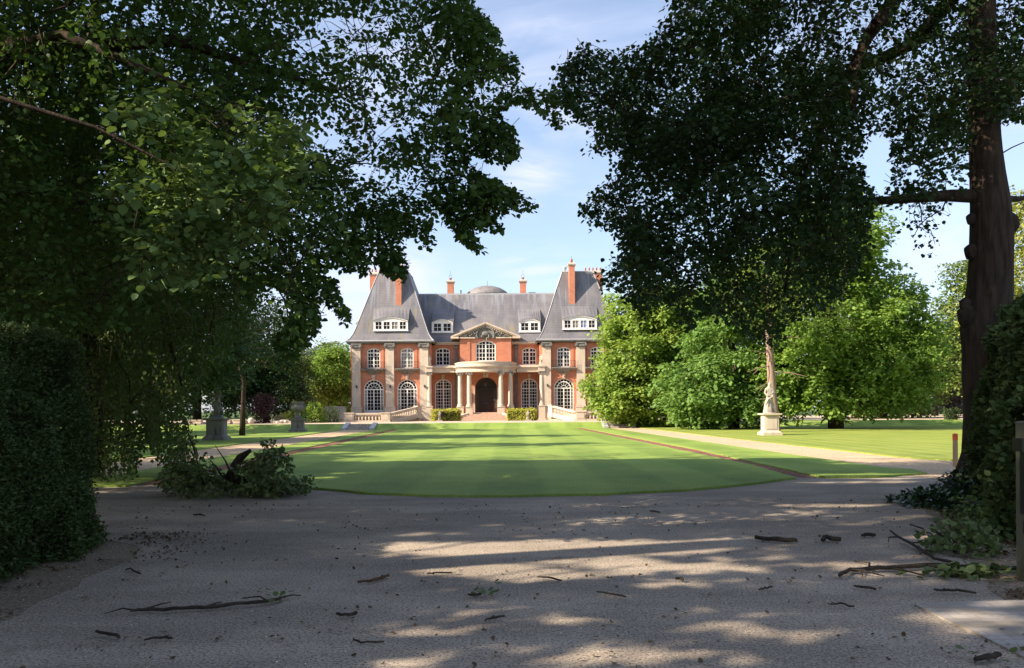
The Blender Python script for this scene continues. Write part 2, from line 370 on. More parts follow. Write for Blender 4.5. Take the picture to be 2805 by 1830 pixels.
M['stake'] = simple('raw timber', (.42, .25, .13), (.52, .33, .18), 8, .8, .2, 20, (4, 4, .6))
M['orange'] = simple('orange paint', (.75, .14, .04), (.68, .12, .04), 5, .6, 0)
M['loose'] = leaf_mat('loose stones', (.10, .085, .07), (.62, .55, .46), (.1, .1, .1), 0.0, .9, .1)
M['bough_leaf'] = leaf_mat('sunlit linden leaves', (.075, .135, .040), (.16, .24, .08), (.18, .28, .05), .25)  # linden leaves in a lighter colour, sunlight on the near bough painted in
M['setts'] = None
def sett_mat():
    m, nt, N, L, P = mat_base('granite setts')
    br = tex(N, L, 'Brick', 1); br.inputs['Brick Width'].default_value = .2; br.inputs['Row Height'].default_value = .11; br.inputs['Mortar Size'].default_value = .008
    br.inputs['Color1'].default_value = (.36, .32, .28, 1); br.inputs['Color2'].default_value = (.46, .41, .36, 1); br.inputs['Mortar'].default_value = (.28, .25, .22, 1)
    n = tex(N, L, 'Noise', 30, detail=5); n2 = tex(N, L, 'Noise', 2.2)
    c = mix_rgb(N, L, rng_(N, L, n.outputs['Fac'], .4, .65, .35, 0), br.outputs['Color'], (.22, .20, .18))
    c = mix_rgb(N, L, rng_(N, L, n2.outputs['Fac'], .42, .62, 0, .75), c, (.24, .20, .15))
    L.new(c, P.inputs['Base Color']); P.inputs['Roughness'].default_value = .8
    bump(N, L, P, br.outputs['Fac'], -.5, .01); return m
M['setts'] = sett_mat()

# ------------------------------------------------------------------ ground
TZ = 0.45                                          # terrace level
def grid_sheet(name, mat, rows, z_of, label_kind='structure', lump=0.0):   # rows: list of (y, x0, x1, nx)
    mb = MB(); nx = 24
    for (y, x0, x1) in rows:
        for i in range(nx + 1):
            x = x0 + (x1 - x0) * i / nx; mb.v.append((x, y, z_of(x, y)))
    for r in range(len(rows) - 1):
        for i in range(nx):
            a = r * (nx + 1) + i; mb.f.append((a, a + 1, a + nx + 2, a + nx + 1))
    o = mb.build(name, mat, origin=(0, 0, 0), smooth=False); o['kind'] = label_kind; return o
def gz(y):
    if y < 66: return 0.0
    if y < 67.6: return (y - 66) / 1.6 * (TZ - 0.01)
    return TZ - 0.01
ys = [-120, -20, 0, 5, 10, 20, 40, 66, 67.6, 90, 130, 200, 400, 900, 3500]
grid_sheet('ground', M['ground'], [(y, -2500 if abs(y) > 60 else -400, 2500 if abs(y) > 60 else 400) for y in ys], lambda x, y: gz(y) - 0.02)
# gravel court in front of the camera
cy = [-14, -5, 0] + [1 + .35 * k for k in range(52)] + [19.5, 21, 23, 26]
grid_sheet('gravel_court', M['gravel'], [(y, max(-17.4, -3.9 - max(0, y - 6) * .12 - max(0, y - 9.6) * 1.9) + random.uniform(-.09, .09), min(1.4 + max(0, y) * .40 + max(0, y - 14) * 1.6, 14.5) + random.uniform(-.10, .10)) for y in cy], lambda x, y: 0.0)
grid_sheet('bare_soil_left', M['litter'], [(y, -20, 0.6) for y in (-14, 0, 4, 6, 8, 10, 12, 14)], lambda x, y: -0.004)
grid_sheet('bare_soil_right', M['litter'], [(y, 0, 30) for y in (-14, 0, 4, 6, 8, 10, 12, 14, 16.5)], lambda x, y: -0.006)
# parterre lawn with its curved near edge
edge_px = [(872, 1338), (1000, 1350), (1179, 1357), (1400, 1358), (1650, 1353), (1885, 1342), (2003, 1331), (2100, 1320), (2180, 1309)]
edge = [GP(a, b, 0.03) for a, b in edge_px]
LIP = 0.045
def lawn_poly(name, mat, poly, parent=None, z=LIP):
    mb = MB(); n = len(poly)
    # subdivide in y by clipping into bands so the texture stays even; one cap + skirt
    b = 0; mb.v = [(x, y, z) for x, y in poly] + [(x * 1.0, y, -0.015) for x, y in poly]
    for t in tessellate_polygon([[Vector((x, y, 0)) for x, y in poly]]): mb.f.append(tuple(t))
    mb.f += [(i, n + i, n + (i + 1) % n, (i + 1) % n) for i in range(n)]
    o = mb.build(name, mat, origin=(0, 0, 0)); o['kind'] = 'structure'; return o
def wob(pts, amp=0.035, step=0.35):                # subdivide an outline and roughen it
    out = []
    for i in range(len(pts)):
        a = Vector(pts[i]); c = Vector(pts[(i + 1) % len(pts)]); k = max(1, min(60, int((c - a).length / step)))
        for j in range(k):
            p = a.lerp(c, j / k); out.append((p.x + random.uniform(-amp, amp), p.y + random.uniform(-amp, amp)))
    return out
def strip_x(y, c): return AX(y) + c
left_edge = [(strip_x(y, -7.0), y) for y in (66, 50, 35, 25, 20)]
cen = [(p.x, p.y) for p in edge]
cen = [(strip_x(17.5, -7.0), 17.2)] + cen
poly = left_edge + cen + [(strip_x(y, 7.3), y) for y in (22, 30, 45, 66)]
lawn_poly('parterre_lawn', M['lawn'], wob(poly))
# verges between red strips and gravel paths
lawn_poly('verge_right', M['lawn'], wob([(strip_x(66, 8.0), 66), (strip_x(30, 8.0), 30)] + [(GP(a, b).x, GP(a, b).y) for a, b in ((2225, 1306), (2262, 1311), (2400, 1309), (2540, 1300), (2500, 1290), (2420, 1284))] + [(strip_x(25, 10.2), 25), (strip_x(66, 10.0), 66)]))
lawn_poly('verge_left', M['lawn'], wob([(strip_x(66, -9.0), 66), (strip_x(30, -9.2), 30), (strip_x(19.5, -9.3), 19.5), (strip_x(17.6, -11), 17.3), (strip_x(17, -7.7), 17.0), (strip_x(30, -7.7), 30), (strip_x(66, -7.7), 66)]))
lawn_poly('lawn_right', M['lawn_dry'], wob([(strip_x(66, 12.6), 66), (strip_x(40, 12.8), 40), (strip_x(25, 12.9), 25), (13.2, 22.3), (30, 20), (95, 20), (95, 66)], .03, .8))
lawn_poly('lawn_left', M['lawn'], wob([(strip_x(66, -11.8), 66), (-95, 66), (-95, 18), (-18, 18), (strip_x(22, -12.0), 21)], .03, .8))
for nm, a, c in (('soil_strip_right', 7.2, 8.1), ('soil_strip_left', -7.9, -6.85)):
    grid_sheet(nm, M['redstrip'], [(y, strip_x(y, a), strip_x(y, c)) for y in (17.5 if a < 0 else 18.2, 25, 35, 50, 66)], lambda x, y: 0.012)
for nm, a, c in (('gravel_path_right', 9.9, 13.0), ('gravel_path_left', -12.1, -8.9)):
    grid_sheet(nm, M['path'], [(y, strip_x(y, a), strip_x(y, c)) for y in (17, 22, 25, 35, 50, 66.1)], lambda x, y: 0.006)
# bank up to the terrace, terrace gravel
mb = MB()
for x0, x1 in ((-95, strip_x(66, -11.85)), (strip_x(66, -9.35), strip_x(66, 9.85)), (strip_x(66, 12.25), 95)):
    n = 40
    for i in range(n):
        a, c = x0 + (x1 - x0) * i / n, x0 + (x1 - x0) * (i + 1) / n
        mb.add([(a, 65.95, .0), (c, 65.95, .0), (c, 67.6, TZ + .03), (a, 67.6, TZ + .03), (c, 68.6, TZ + .03), (a, 68.6, TZ + .03), (c, 68.62, TZ - .01), (a, 68.62, TZ - .01)], [(0, 1, 2, 3), (3, 2, 4, 5), (5, 4, 6, 7)])
o = mb.build('grass_bank', M['lawn'], origin=(0, 0, 0)); o['kind'] = 'structure'
grid_sheet('terrace', M['terrace'], [(y, -120, 120) for y in (67.55, 75, 90, 112)], lambda x, y: TZ)
# granite block paving, lower right
pv = [GP(a, b, .0) for a, b in ((2505, 1660), (2640, 1653), (2810, 1648), (3100, 1640), (3300, 2050), (2990, 1900), (2800, 1803), (2700, 1752), (2600, 1706))]
mb = MB(); mb.slab([(p.x, p.y) for p in pv], -.02, .016); o = mb.build('block_paving', M['setts'], origin=(0, 0, 0)); o['kind'] = 'structure'

# ------------------------------------------------------------------ the mansion
BX, BY = AX(88), 88.0
OFF = (BX, BY, 0)
house = empty('mansion', (BX, BY + 4, TZ), 'red brick mansion with a round columned porch and steep slate roofs, beyond the lawn', 'mansion')
def hb(mb, name, mat, parent=None, smooth=False): return mb.build(name, M[mat], parent or house, OFF, smooth)
def zz(py, D, adj=2.0): return EYE + (HY + adj - py) * D / F

def arch_outline(cx, z0, w_, h, rise, n=14):        # counter-clockwise from bottom-left, in (x,z)
    x0, x1 = cx - w_ / 2, cx + w_ / 2; zs = z0 + h - rise
    Rr = (w_ * w_ / 4 + rise * rise) / (2 * rise); zc = z0 + h - Rr
    a0 = math.atan2(zs - zc, w_ / 2); pts = [(x0, z0), (x1, z0)]
    for i in range(n + 1):
        a = a0 + (math.pi - 2 * a0) * i / n; pts.append((cx + Rr * math.cos(a), zc + Rr * math.sin(a)))
    return pts, Rr, zc
def wall_panel(mb, x0, x1, z0, z1, y, holes, depth=.22, topline=None):
    outer = [(x0, z0), (x1, z0), (x1, z1), (x0, z1)]
    loops = [outer] + holes
    vs = [Vector((a, b, 0)) for lp in loops for a, b in lp]
    tris = tessellate_polygon([[Vector((a, b, 0)) for a, b in lp] for lp in loops])
    b = len(mb.v); mb.v += [(v.x, y, v.y) for v in vs]; mb.f += [tuple(b + i for i in t) for t in tris]
    for h in holes:
        n = len(h); b = len(mb.v); mb.v += [(a, y, c) for a, c in h] + [(a, y + depth, c) for a, c in h]
        mb.f += [(b + i, b + (i + 1) % n, b + n + (i + 1) % n, b + n + i) for i in range(n)]
def window(cx, z0, w_, h, rise, y, cols, rows, transom=None, glass='glass', fan=False, parent=None, name='window', fw=.09, mw=.035, mull=.10):
    pts, Rr, zc = arch_outline(cx, z0, w_, h, rise)
    fr = MB()
    n = len(pts)
    for i in range(n):
        p, q = pts[i], pts[(i + 1) % n]
        # pull the bar's centre line inside the opening
        c0 = (cx, z0 + h * .5); def_in = lambda a: (a[0] + (fw / 2 if a[0] < cx - 1e-4 else -fw / 2 if a[0] > cx + 1e-4 else 0), a[1] + (fw / 2 if a[1] < z0 + .01 else -fw / 2 * max(0, (a[1] - (z0 + h - rise)) / max(rise, .01))))
        fr.bar(def_in(p), def_in(q), fw, y, y + .07)
    top = lambda x: zc + math.sqrt(max(0, Rr * Rr - (x - cx) ** 2)) - fw * .5
    half = lambda z: (w_ / 2 if z <= z0 + h - rise else math.sqrt(max(0, Rr * Rr - (z - zc) ** 2))) - fw * .4
    if not fan:
        for i, c in enumerate(cols):
            x = cx - w_ / 2 + c * w_; ww = mull if abs(c - .5) < .01 else mw
            fr.box(x - ww / 2, x + ww / 2, y + (.008 if ww > .05 else .015), y + .06, z0, top(x))
        for r_ in rows:
            z = z0 + r_ * h; hw = half(z)
            tk = mull * .8 if transom is not None and abs(r_ - transom) < .001 else mw
            if hw > .1: fr.box(cx - hw, cx + hw, y + .011, y + .058, z - tk / 2, z + tk / 2)
    else:
        zs = z0 + h - rise; ri = w_ * .33; zr = zs
        for x in (-.34, -.005, .335):
            fr.box(cx + x * w_ - mull * .55, cx + x * w_ + mull * .55, y + .008, y + .06, z0, zr)
        for x in (-.42, -.25, -.17, -.09, .09, .17, .25, .42)[0:8]:
            if abs(x) in (.25, .09): continue
            fr.box(cx + x * w_ - mw / 2, cx + x * w_ + mw / 2, y + .015, y + .058, z0, zr)
        for k in range(1, 6):
            z = z0 + (zs - z0) * (.12 + k * .88 / 6); fr.box(cx - w_ / 2 + .04, cx + w_ / 2 - .04, y + .011, y + .056, z - mw / 2, z + mw / 2)
        fr.box(cx - w_ / 2 + .05, cx + w_ / 2 - .05, y + .003, y + .06, zr - .05, zr + .07)
        fr.box(cx - w_ / 2 + .05, cx + w_ / 2 - .05, y + .005, y + .06, z0, z0 + (zs - z0) * .13)
        for rad, t in ((ri, mull), (ri * .42, mw * 1.2)):
            prev = None
            for i in range(15):
                a = math.pi * i / 14; c = (cx + rad * math.cos(a), zr + rad * math.sin(a) * 1.0)
                if prev: fr.bar(prev, c, t, y + .009, y + .056)
                prev = c
        for i in range(1, 6):
            a = math.pi * i / 6
            fr.bar((cx + ri * .42 * math.cos(a), zr + ri * .42 * math.sin(a)), (cx + ri * math.cos(a), zr + ri * math.sin(a)), mw, y + .013, y + .054)
        for i in range(1, 8):
            a = math.pi * i / 8
            fr.bar((cx + ri * math.cos(a), zr + ri * math.sin(a)), (cx + (Rr - .04) * math.cos(a), zr + (Rr - .04) * math.sin(a)), mw * 1.1, y + .012, y + .053)
    f = fr.build(name, M['white'], parent or house, OFF)
    g = MB(); b = 0; g.v = [(a, y + .045, c) for a, c in pts]
    g.f = [tuple(t) for t in tessellate_polygon([[Vector((a, c, 0)) for a, c in pts]])]
    g.build('pane', M[glass], f, OFF)
    return f

s0 = 88 / F
TC = 259.5 * s0                                    # tower centre offset
TH = 109.5 * s0                                    # tower half width
ZE = 9.25
def px_t(px): return (px - 1070.5) * s0            # offset inside the left tower
wallmb = MB()
for sd in (-1, 1):
    c = sd * TC
    gw = [(-1) * px_t(1023.7), (-1) * px_t(1115.5)]
    wins_g = [sd * -1 * px_t(1023.7), sd * -1 * px_t(1115.5)]
    wins_f = [sd * -1 * px_t(1023.9), sd * -1 * px_t(1115.7)]
    holes = []
    for wx in wins_g: holes.append(arch_outline(c + wx, 1.31, 2.22, 3.72, 1.11)[0])
    for wx in wins_f: holes.append(arch_outline(c + wx, 6.25, 1.46, 2.25, .27)[0])
    wall_panel(wallmb, c - TH, c + TH, TZ - .1, ZE, 0, holes, .2)
    wallmb.add([(c - TH, 0, TZ - .1), (c - TH, 8.8, TZ - .1), (c - TH, 8.8, ZE), (c - TH, 0, ZE), (c + TH, 0, TZ - .1), (c + TH, 8.8, TZ - .1), (c + TH, 8.8, ZE), (c + TH, 0, ZE)], [(0, 3, 2, 1), (4, 5, 6, 7), (1, 2, 6, 5)])
    # brick quoin strips standing proud beside the windows
    for wx in wins_f:
        for e in (-1, 1): wallmb.box(c + wx + e * 1.02 - .10, c + wx + e * 1.02 + .10, -.05, .01, 5.9, 8.9)
    for k, wx in enumerate(wins_g):
        window(c + wx, 1.31, 2.22, 3.72, 1.11, .10, None, None, fan=True, glass='glass')
    for k, wx in enumerate(wins_f):
        window(c + wx, 6.25, 1.46, 2.25, .27, .10, (.25, .5, .75), (.2, .4, .6, .77), transom=.77, glass='glass_curtain' if (sd < 0 and wx > 0) else 'glass', mw=.05, mull=.15, fw=.12)
    # pilasters
    for p in (977.5, 1069, 1162.5):
        x = c + (-sd) * px_t(p) if sd > 0 else c + px_t(p)
        mb = MB(); hw = 11.5 * s0
        mb.box(x - hw, x + hw, -.32, .02, 2.05, 8.45)
        mb.box(x - hw - .05, x + hw + .05, -.37, .02, 1.95, 2.12)
        mb.box(x - hw - .12, x + hw + .12, -.44, .02, TZ, 1.93)
        mb.box(x - hw - .16, x + hw + .16, -.48, .02, 1.80, 1.90)
        pl = hb(mb, 'pilaster', 'stone')
        cp = MB(); cp.box(x - hw - .02, x + hw + .02, -.35, .02, 8.45, 8.58); cp.box(x - hw - .10, x + hw + .10, -.46, .02, 8.86, 9.0)
        cp.box(x - hw - .03, x + hw + .03, -.40, .02, 8.58, 8.86)
        for e in (-1, 1):
            pr = [(.0, -.02)] ;  cp.tube([(x + e * (hw + .02), -.52, 8.70), (x + e * (hw + .02), -.30, 8.70)], .17, 12)
            cp.tube([(x + e * (hw + .02), -.56, 8.70), (x + e * (hw + .02), -.50, 8.70)], .07, 8)
        for q in range(5): cp.tube([(x - .3 + q * .15, -.46, 8.52), (x - .3 + q * .15, -.46, 8.66)], .055, 6)
        hb(cp, 'capital', 'stone_dark', pl)
    for p in (977.5, 1069, 1162.5):
        x = c + (-sd) * px_t(p) if sd > 0 else c + px_t(p)
        mb = MB(); mb.box(x + .0, x + .12, -.50, -.325, 4.10, 4.32); mb.frus(x - .04, x + .16, -.54, -.325, 4.32, 4.38, .04); hb(mb, 'wall_lamp', 'iron')
    # cornice round the tower
    mb = MB()
    def ring(mb, o_, z0_, z1_): mb.box(c - TH - o_, c + TH + o_, -o_, 8.8 + o_, z0_, z1_)
    ring(mb, .36, 8.98, 9.06); ring(mb, .30, 8.85 + .13, 8.98); ring(mb, .50, 9.14, 9.22)
    nd = 34
    for i in range(nd):
        x = c - TH - .2 + (2 * TH + .4) * (i + .5) / nd; mb.box(x - .065, x + .065, -.44, -.30, 9.06, 9.138)
    mb.box(c - TH - .30, c + TH + .30, -.30, 9.0, 9.06, 9.14)
    hb(mb, 'cornice', 'stone_dark')
    mb = MB(); mb.box(c - TH - .06, c + TH + .06, -.07, 8.86, 5.98, 6.12); hb(mb, 'string_course', 'stone')
    # balconettes
    for wx in wins_f:
        x = c + wx; mb = MB()
        mb.box(x - 1.32, x + 1.32, -.62, 0, 6.10, 6.22); mb.box(x - 1.26, x + 1.26, -.55, 0, 6.03, 6.10)
        mb.add([(x - .95, -.5, 6.03), (x + .95, -.5, 6.03), (x + .95, 0, 6.03), (x - .95, 0, 6.03), (x - .55, -.05, 5.62), (x + .55, -.05, 5.62)], [(0, 1, 5, 4), (0, 4, 3), (1, 2, 5)])
        bl = hb(mb, 'balcony', 'stone_dark')
        rl = MB()
        for z in (6.93, 6.28): rl.tube([(x - 1.28, 0, z), (x - 1.28, -.57, z), (x + 1.28, -.57, z), (x + 1.28, 0, z)], .014, 4)
        for k in range(26): xx = x - 1.28 + 2.56 * k / 25; rl.tube([(xx, -.57, 6.22), (xx, -.57, 6.93)], .009, 3)
        for e in (-1, 1):
            for k in (1, 2): rl.tube([(x + e * 1.28, -.19 * k, 6.22), (x + e * 1.28, -.19 * k, 6.93)], .009, 3)
        hb(rl, 'railing', 'iron', bl)
    # ground floor arches: brick surround proud of the wall + keystone
    for wx in wins_g:
        x = c + wx; mb = MB()
        mb.add([], []); poly = [(x - .13, 5.02), (x + .13, 5.02), (x + .2, 5.55), (x - .2, 5.55)]
        mb.prism(poly, -.18, -.002); mb.tube([(x, -.2, 5.18), (x, -.26, 5.3), (x, -.2, 5.42)], [.07, .11, .07], 8)
        hb(mb, 'keystone', 'stone')
        mb = MB(); prev = None
        for i in range(17):
            a = math.pi * i / 16; q = (x + 1.36 * math.cos(a), 3.92 + 1.36 * math.sin(a))
            if prev: mb.bar(prev, q, .26, -.035, .004)
            prev = q
        hb(mb, 'arch_band', 'brick')
        rl = MB(); rl.tube([(x - 1.1, -.08, 2.05), (x + 1.1, -.08, 2.05)], .016, 4); rl.tube([(x - 1.1, -.08, 1.5), (x + 1.1, -.08, 1.5)], .012, 4)
        for k in range(19): rl.tube([(x - 1.1 + 2.2 * k / 18, -.08, 1.45), (x - 1.1 + 2.2 * k / 18, -.08, 2.05)], .008, 3)
        hb(rl, 'window_rail', 'iron')
    # tower roof
    prof = [(4.80, 9.22), (4.80, 9.29), (4.55, 9.50), (4.22, 10.0), (3.98, 10.6), (3.73, 11.33), (3.16, 13.05), (2.52, 15.0), (1.73, 17.25)]
    mb = MB(); cyy = 4.4; dd = 4.8
    for hw, z in prof:
        ins = 4.8 - hw; mb.v += [(c - hw, -.4 + ins, z), (c + hw, -.4 + ins, z), (c + hw, 9.2 - ins, z), (c - hw, 9.2 - ins, z)]
    for k in range(len(prof) - 1):
        for i in range(4): a, b2 = 4 * k + i, 4 * k + (i + 1) % 4; mb.f.append((a, b2, b2 + 4, a + 4))
    mb.f.append((3, 2, 1, 0)); n_ = 4 * (len(prof) - 1); mb.f.append((n_, n_ + 1, n_ + 2, n_ + 3))
    rf = hb(mb, 'tower_roof', 'slate')
    mb = MB(); mb.box(c - 1.80, c + 1.80, 2.62, 6.2, 17.2, 17.32)
    for i in range(4):                               # lead hips
        sx = (-1, 1, 1, -1)[i]; sy = (0, 0, 1, 1)[i]
        mb.tube([(c + sx * hw, (-.4 + 4.8 - hw) if sy == 0 else (9.2 - 4.8 + hw), z + .02) for hw, z in prof[1:]], .045, 5)
    mb.tube([(c - 4.82, -.46, 9.27), (c + 4.82, -.46, 9.27)], .07, 8)
    hb(mb, 'lead_flashing', 'lead', rf)
    vent = MB(); vx = c - sd * -1.25 if False else c + (-sd) * 1.2
    if sd > 0:
        vent.lathe([(.12, 0), (.12, .45), (.2, .5), (.2, .62), (.24, .66), (.24, .8), (.1, .9)], (c - 1.35, 4.2, 17.25), 10); hb(vent, 'roof_vent', 'lead', rf)
    # front chimney and wide rear chimney
    def chimney(x0, x1, y0, y1, z0, z1, pots, pr=.11, ph=.42):
        mb = MB(); mb.box(x0, x1, y0, y1, z0, z1)
        ch = hb(mb, 'chimney', 'brick')
        cm = MB(); cm.box(x0 - .05, x1 + .05, y0 - .05, y1 + .05, z1 - .02, z1 + .10); cm.box(x0 - .12, x1 + .12, y0 - .12, y1 + .12, z1 + .10, z1 + .24); cm.frus(x0 - .06, x1 + .06, y0 - .06, y1 + .06, z1 + .24, z1 + .34, .06)
        hb(cm, 'chimney_cap', 'stone', ch)
        for (px_, py_) in pots:
            p = MB(); p.lathe([(pr, 0), (pr * .85, ph * .8), (pr * 1.1, ph * .85), (pr * 1.1, ph), (pr * .7, ph)], (px_, py_, z1 + .34), 10); hb(p, 'chimney_pot', 'pot', ch, True)
        return ch
    f0, f1 = sorted((c - sd * .41, c - sd * 1.05))
    ch = chimney(f0, f1, 1.35, 2.5, 13.4, 17.72, [((f0 + f1) / 2, 1.75), ((f0 + f1) / 2, 2.15)], .13)
    mb = MB(); mb.tube([((f0 + f1) / 2, 1.95, 18.0), ((f0 + f1) / 2, 1.95, 18.9)], .018, 4); mb.tube([((f0 + f1) / 2 - .2, 1.95, 18.5), ((f0 + f1) / 2, 1.95, 18.6), ((f0 + f1) / 2 + .2, 1.95, 18.5)], .012, 4); hb(mb, 'finial', 'iron', ch)
    w0, w1 = sorted((c + sd * 3.12, c + sd * .95))
    chimney(w0, w1, 5.0, 5.8, 12.6, 17.42, [(w0 + .22 + k * (w1 - w0 - .44) / 4, 5.4) for k in range(5)], .10)
    # four light dormer
    def dormer(cx, hw, y0, zb, zs, za, zt, yt, nw):
        mb = MB()
        def arc(n=10):
            return [(cx + hw * (1 - 2 * i / n), zs + (za - zs) * math.sin(math.pi * i / n)) for i in range(n + 1)]
        front = [(cx - hw, zb), (cx + hw, zb)] + arc()
        ww = (2 * hw - .24) / nw; holes = []
        for k in range(nw):
            x0 = cx - hw + .12 + ww * k + ww * .13; x1 = x0 + ww * .74
            holes.append([(x0, zb + .18), (x1, zb + .18), (x1, zs - .08), (x0, zs - .08)])
        loops = [front] + holes
        tris = tessellate_polygon([[Vector((a, b_, 0)) for a, b_ in lp] for lp in loops]); b = len(mb.v)
        mb.v += [(a, y0, b_) for lp in loops for a, b_ in lp]; mb.f += [tuple(b + i for i in t) for t in tris]
        for h in holes:
            n = len(h); b = len(mb.v); mb.v += [(a, y0, q) for a, q in h] + [(a, y0 + .12, q) for a, q in h]
            mb.f += [(b + i, b + (i + 1) % n, b + n + (i + 1) % n, b + n + i) for i in range(n)]
        mb.box(cx - hw - .08, cx + hw + .08, y0 - .12, y0 + .1, zb - .06, zb + .0)
        a_ = arc()                                   # white arched moulding
        for i in range(len(a_) - 1): mb.bar(a_[i], a_[i + 1], .09, y0 - .10, y0 + .02)
        for h in holes:
            xm = (h[0][0] + h[1][0]) / 2; zm = (h[0][1] + h[2][1]) / 2
            mb.box(xm - .022, xm + .022, y0 + .03, y0 + .08, h[0][1], h[2][1]); mb.box(h[0][0], h[1][0], y0 + .033, y0 + .078, zm - .018, zm + .018)
        d = hb(mb, 'dormer', 'white')
        for k, h in enumerate(holes):
            g = MB(); g.v = [(a, y0 + .07, q) for a, q in h]; g.f = [(0, 1, 2, 3)]
            gm = 'glass'
            if nw == 4 and sd < 0 and k == 2: gm = 'glass_curtain'
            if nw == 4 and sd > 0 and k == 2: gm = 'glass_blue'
            if nw == 4 and sd > 0 and k == 1: gm = 'glass_curtain'
            hb(g, 'dormer_pane', gm, d)
        hood = MB(); n = 10; b = 0
        ex = 1.045
        for (yy, dz_, e) in ((y0 - .14, 0.05, ex), (yt, zt, 1.0)):
            for i in range(n + 1):
                t = 1 - 2 * i / n
                zv = (zs + (za - zs) * math.sin(math.pi * i / n) + dz_) if yy < yt else (zt + .0 * math.sin(math.pi * i / n))
                hood.v.append((cx + hw * ex * t, yy, zv))
        for i in range(n): hood.f.append((i, i + 1, n + 2 + i, n + 1 + i))
        m_ = n + 1                                    # cheeks
        for idx, sgn in ((0, 1), (n, -1)):
            b = len(hood.v); x = cx + sgn * hw * 1.0
            hood.v += [(x, y0, zb), (x, y0, zs + .03), (x, yt, zt), (x, yt + 1.0, zb)]
            hood.f.append((b, b + 1, b + 2, b + 3))
        b = len(hood.v)
        hb(hood, 'dormer_roof', 'slate', d)
        return d
    dormer(c, 1.91, .22, 10.45, 11.50, 11.92, 13.30, 1.42, 4)
    # small dormers on the central roof
    dormer(sd * 4.98, 1.22, 2.85, 10.45, 11.55, 11.93, 13.35, 4.98, 2)
    z1c = 16.75
    x0, x1 = sorted((sd * 3.95, sd * 4.70))
    ch = chimney(x0, x1, 6.8, 7.5, 15.2, z1c, [((x0 + x1) / 2, 7.15)], .13, .3)
    mb = MB(); xm = (x0 + x1) / 2
    for e in (-.15, .15): mb.tube([(xm + e, 7.15, z1c + .3), (xm + e, 7.15, z1c + 1.0)], .014, 3)
    mb.tube([(xm - .15, 7.15, z1c + .95), (xm + .15, 7.15, z1c + .95)], .014, 3); mb.tube([(xm, 7.15, z1c + .95), (xm, 7.15, z1c + 1.5)], .014, 3)
    hb(mb, 'chimney_cowl', 'iron', ch)
# side dormer peeping out on the left face of the left tower
mb = MB(); mb.box(-TC - 4.35, -TC - 3.4, 3.2, 5.6, 10.45, 11.5); mb.add([(-TC - 4.5, 3.1, 11.5), (-TC - 4.5, 5.7, 11.5), (-TC - 2.9, 5.7, 13.3), (-TC - 2.9, 3.1, 13.3)], [(0, 1, 2, 3)]); hb(mb, 'dormer', 'white')

# centre block
CW = TC - TH                                       # half width of the recessed centre
holes = []
for sd in (-1, 1):
    holes.append(arch_outline(sd * 4.89, 1.45, 1.90, 3.68, .62)[0]); holes.append(arch_outline(sd * 4.92, 6.66, 1.60, 2.0, .26)[0])
wall_panel(wallmb, -CW, CW, TZ - .1, 9.2, 2.5, holes, .2)
dh = arch_outline(0, 1.31, 2.48, 3.94, 1.24)[0]; bh = arch_outline(0, 7.03, 2.26, 2.38, .50)[0]
wall_panel(wallmb, -2.9, 2.9, TZ - .1, 9.6, 1.3, [dh, bh], .9)
wallmb.add([(-2.9, 1.3, .3), (-2.9, 2.5, .3), (-2.9, 2.5, 9.6), (-2.9, 1.3, 9.6), (2.9, 1.3, .3), (2.9, 2.5, .3), (2.9, 2.5, 9.6), (2.9, 1.3, 9.6)], [(0, 3, 2, 1), (4, 5, 6, 7)])
wallmb.add([(-CW, 8.8, .3), (CW, 8.8, .3), (CW, 8.8, 9.2), (-CW, 8.8, 9.2)], [(0, 3, 2, 1)])
for sd in (-1, 1):
    wallmb.box(sd * 2.3 - .55, sd * 2.3 + .55, 1.24, 1.302, 7.0, 9.5)
hb(wallmb, 'wall', 'brick')
for sd in (-1, 1):
    window(sd * 4.89, 1.45, 1.90, 3.68, .62, 2.62, (.167, .333, .5, .667, .833), (.10, .20, .30, .40, .50, .60, .69, .80, .90), transom=.69, mw=.05, mull=.16, fw=.12)
    window(sd * 4.92, 6.66, 1.60, 2.0, .26, 2.62, (.25, .5, .75), (.25, .5, .73), transom=.73, mw=.05, mull=.15, fw=.12)
window(0, 7.03, 2.26, 2.38, .50, 1.42, (.17, .33, .5, .67, .83), (.2, .4, .6, .8), mw=.055, mull=.15, fw=.13)
# centre cornices
for sd in (-1, 1):
    mb = MB(); a, b = sorted((sd * 2.92, sd * CW)); mb.box(a, b, 2.15, 2.52, 9.0, 9.10); mb.box(a, b, 2.02, 2.52, 9.17, 9.27); mb.box(a, b, 2.15, 2.518, 9.10, 9.17)
    n = 12
    for i in range(n): x = a + (b - a) * (i + .5) / n; mb.box(x - .06, x + .06, 2.07, 2.16, 9.098, 9.172)
    hb(mb, 'cornice', 'stone')
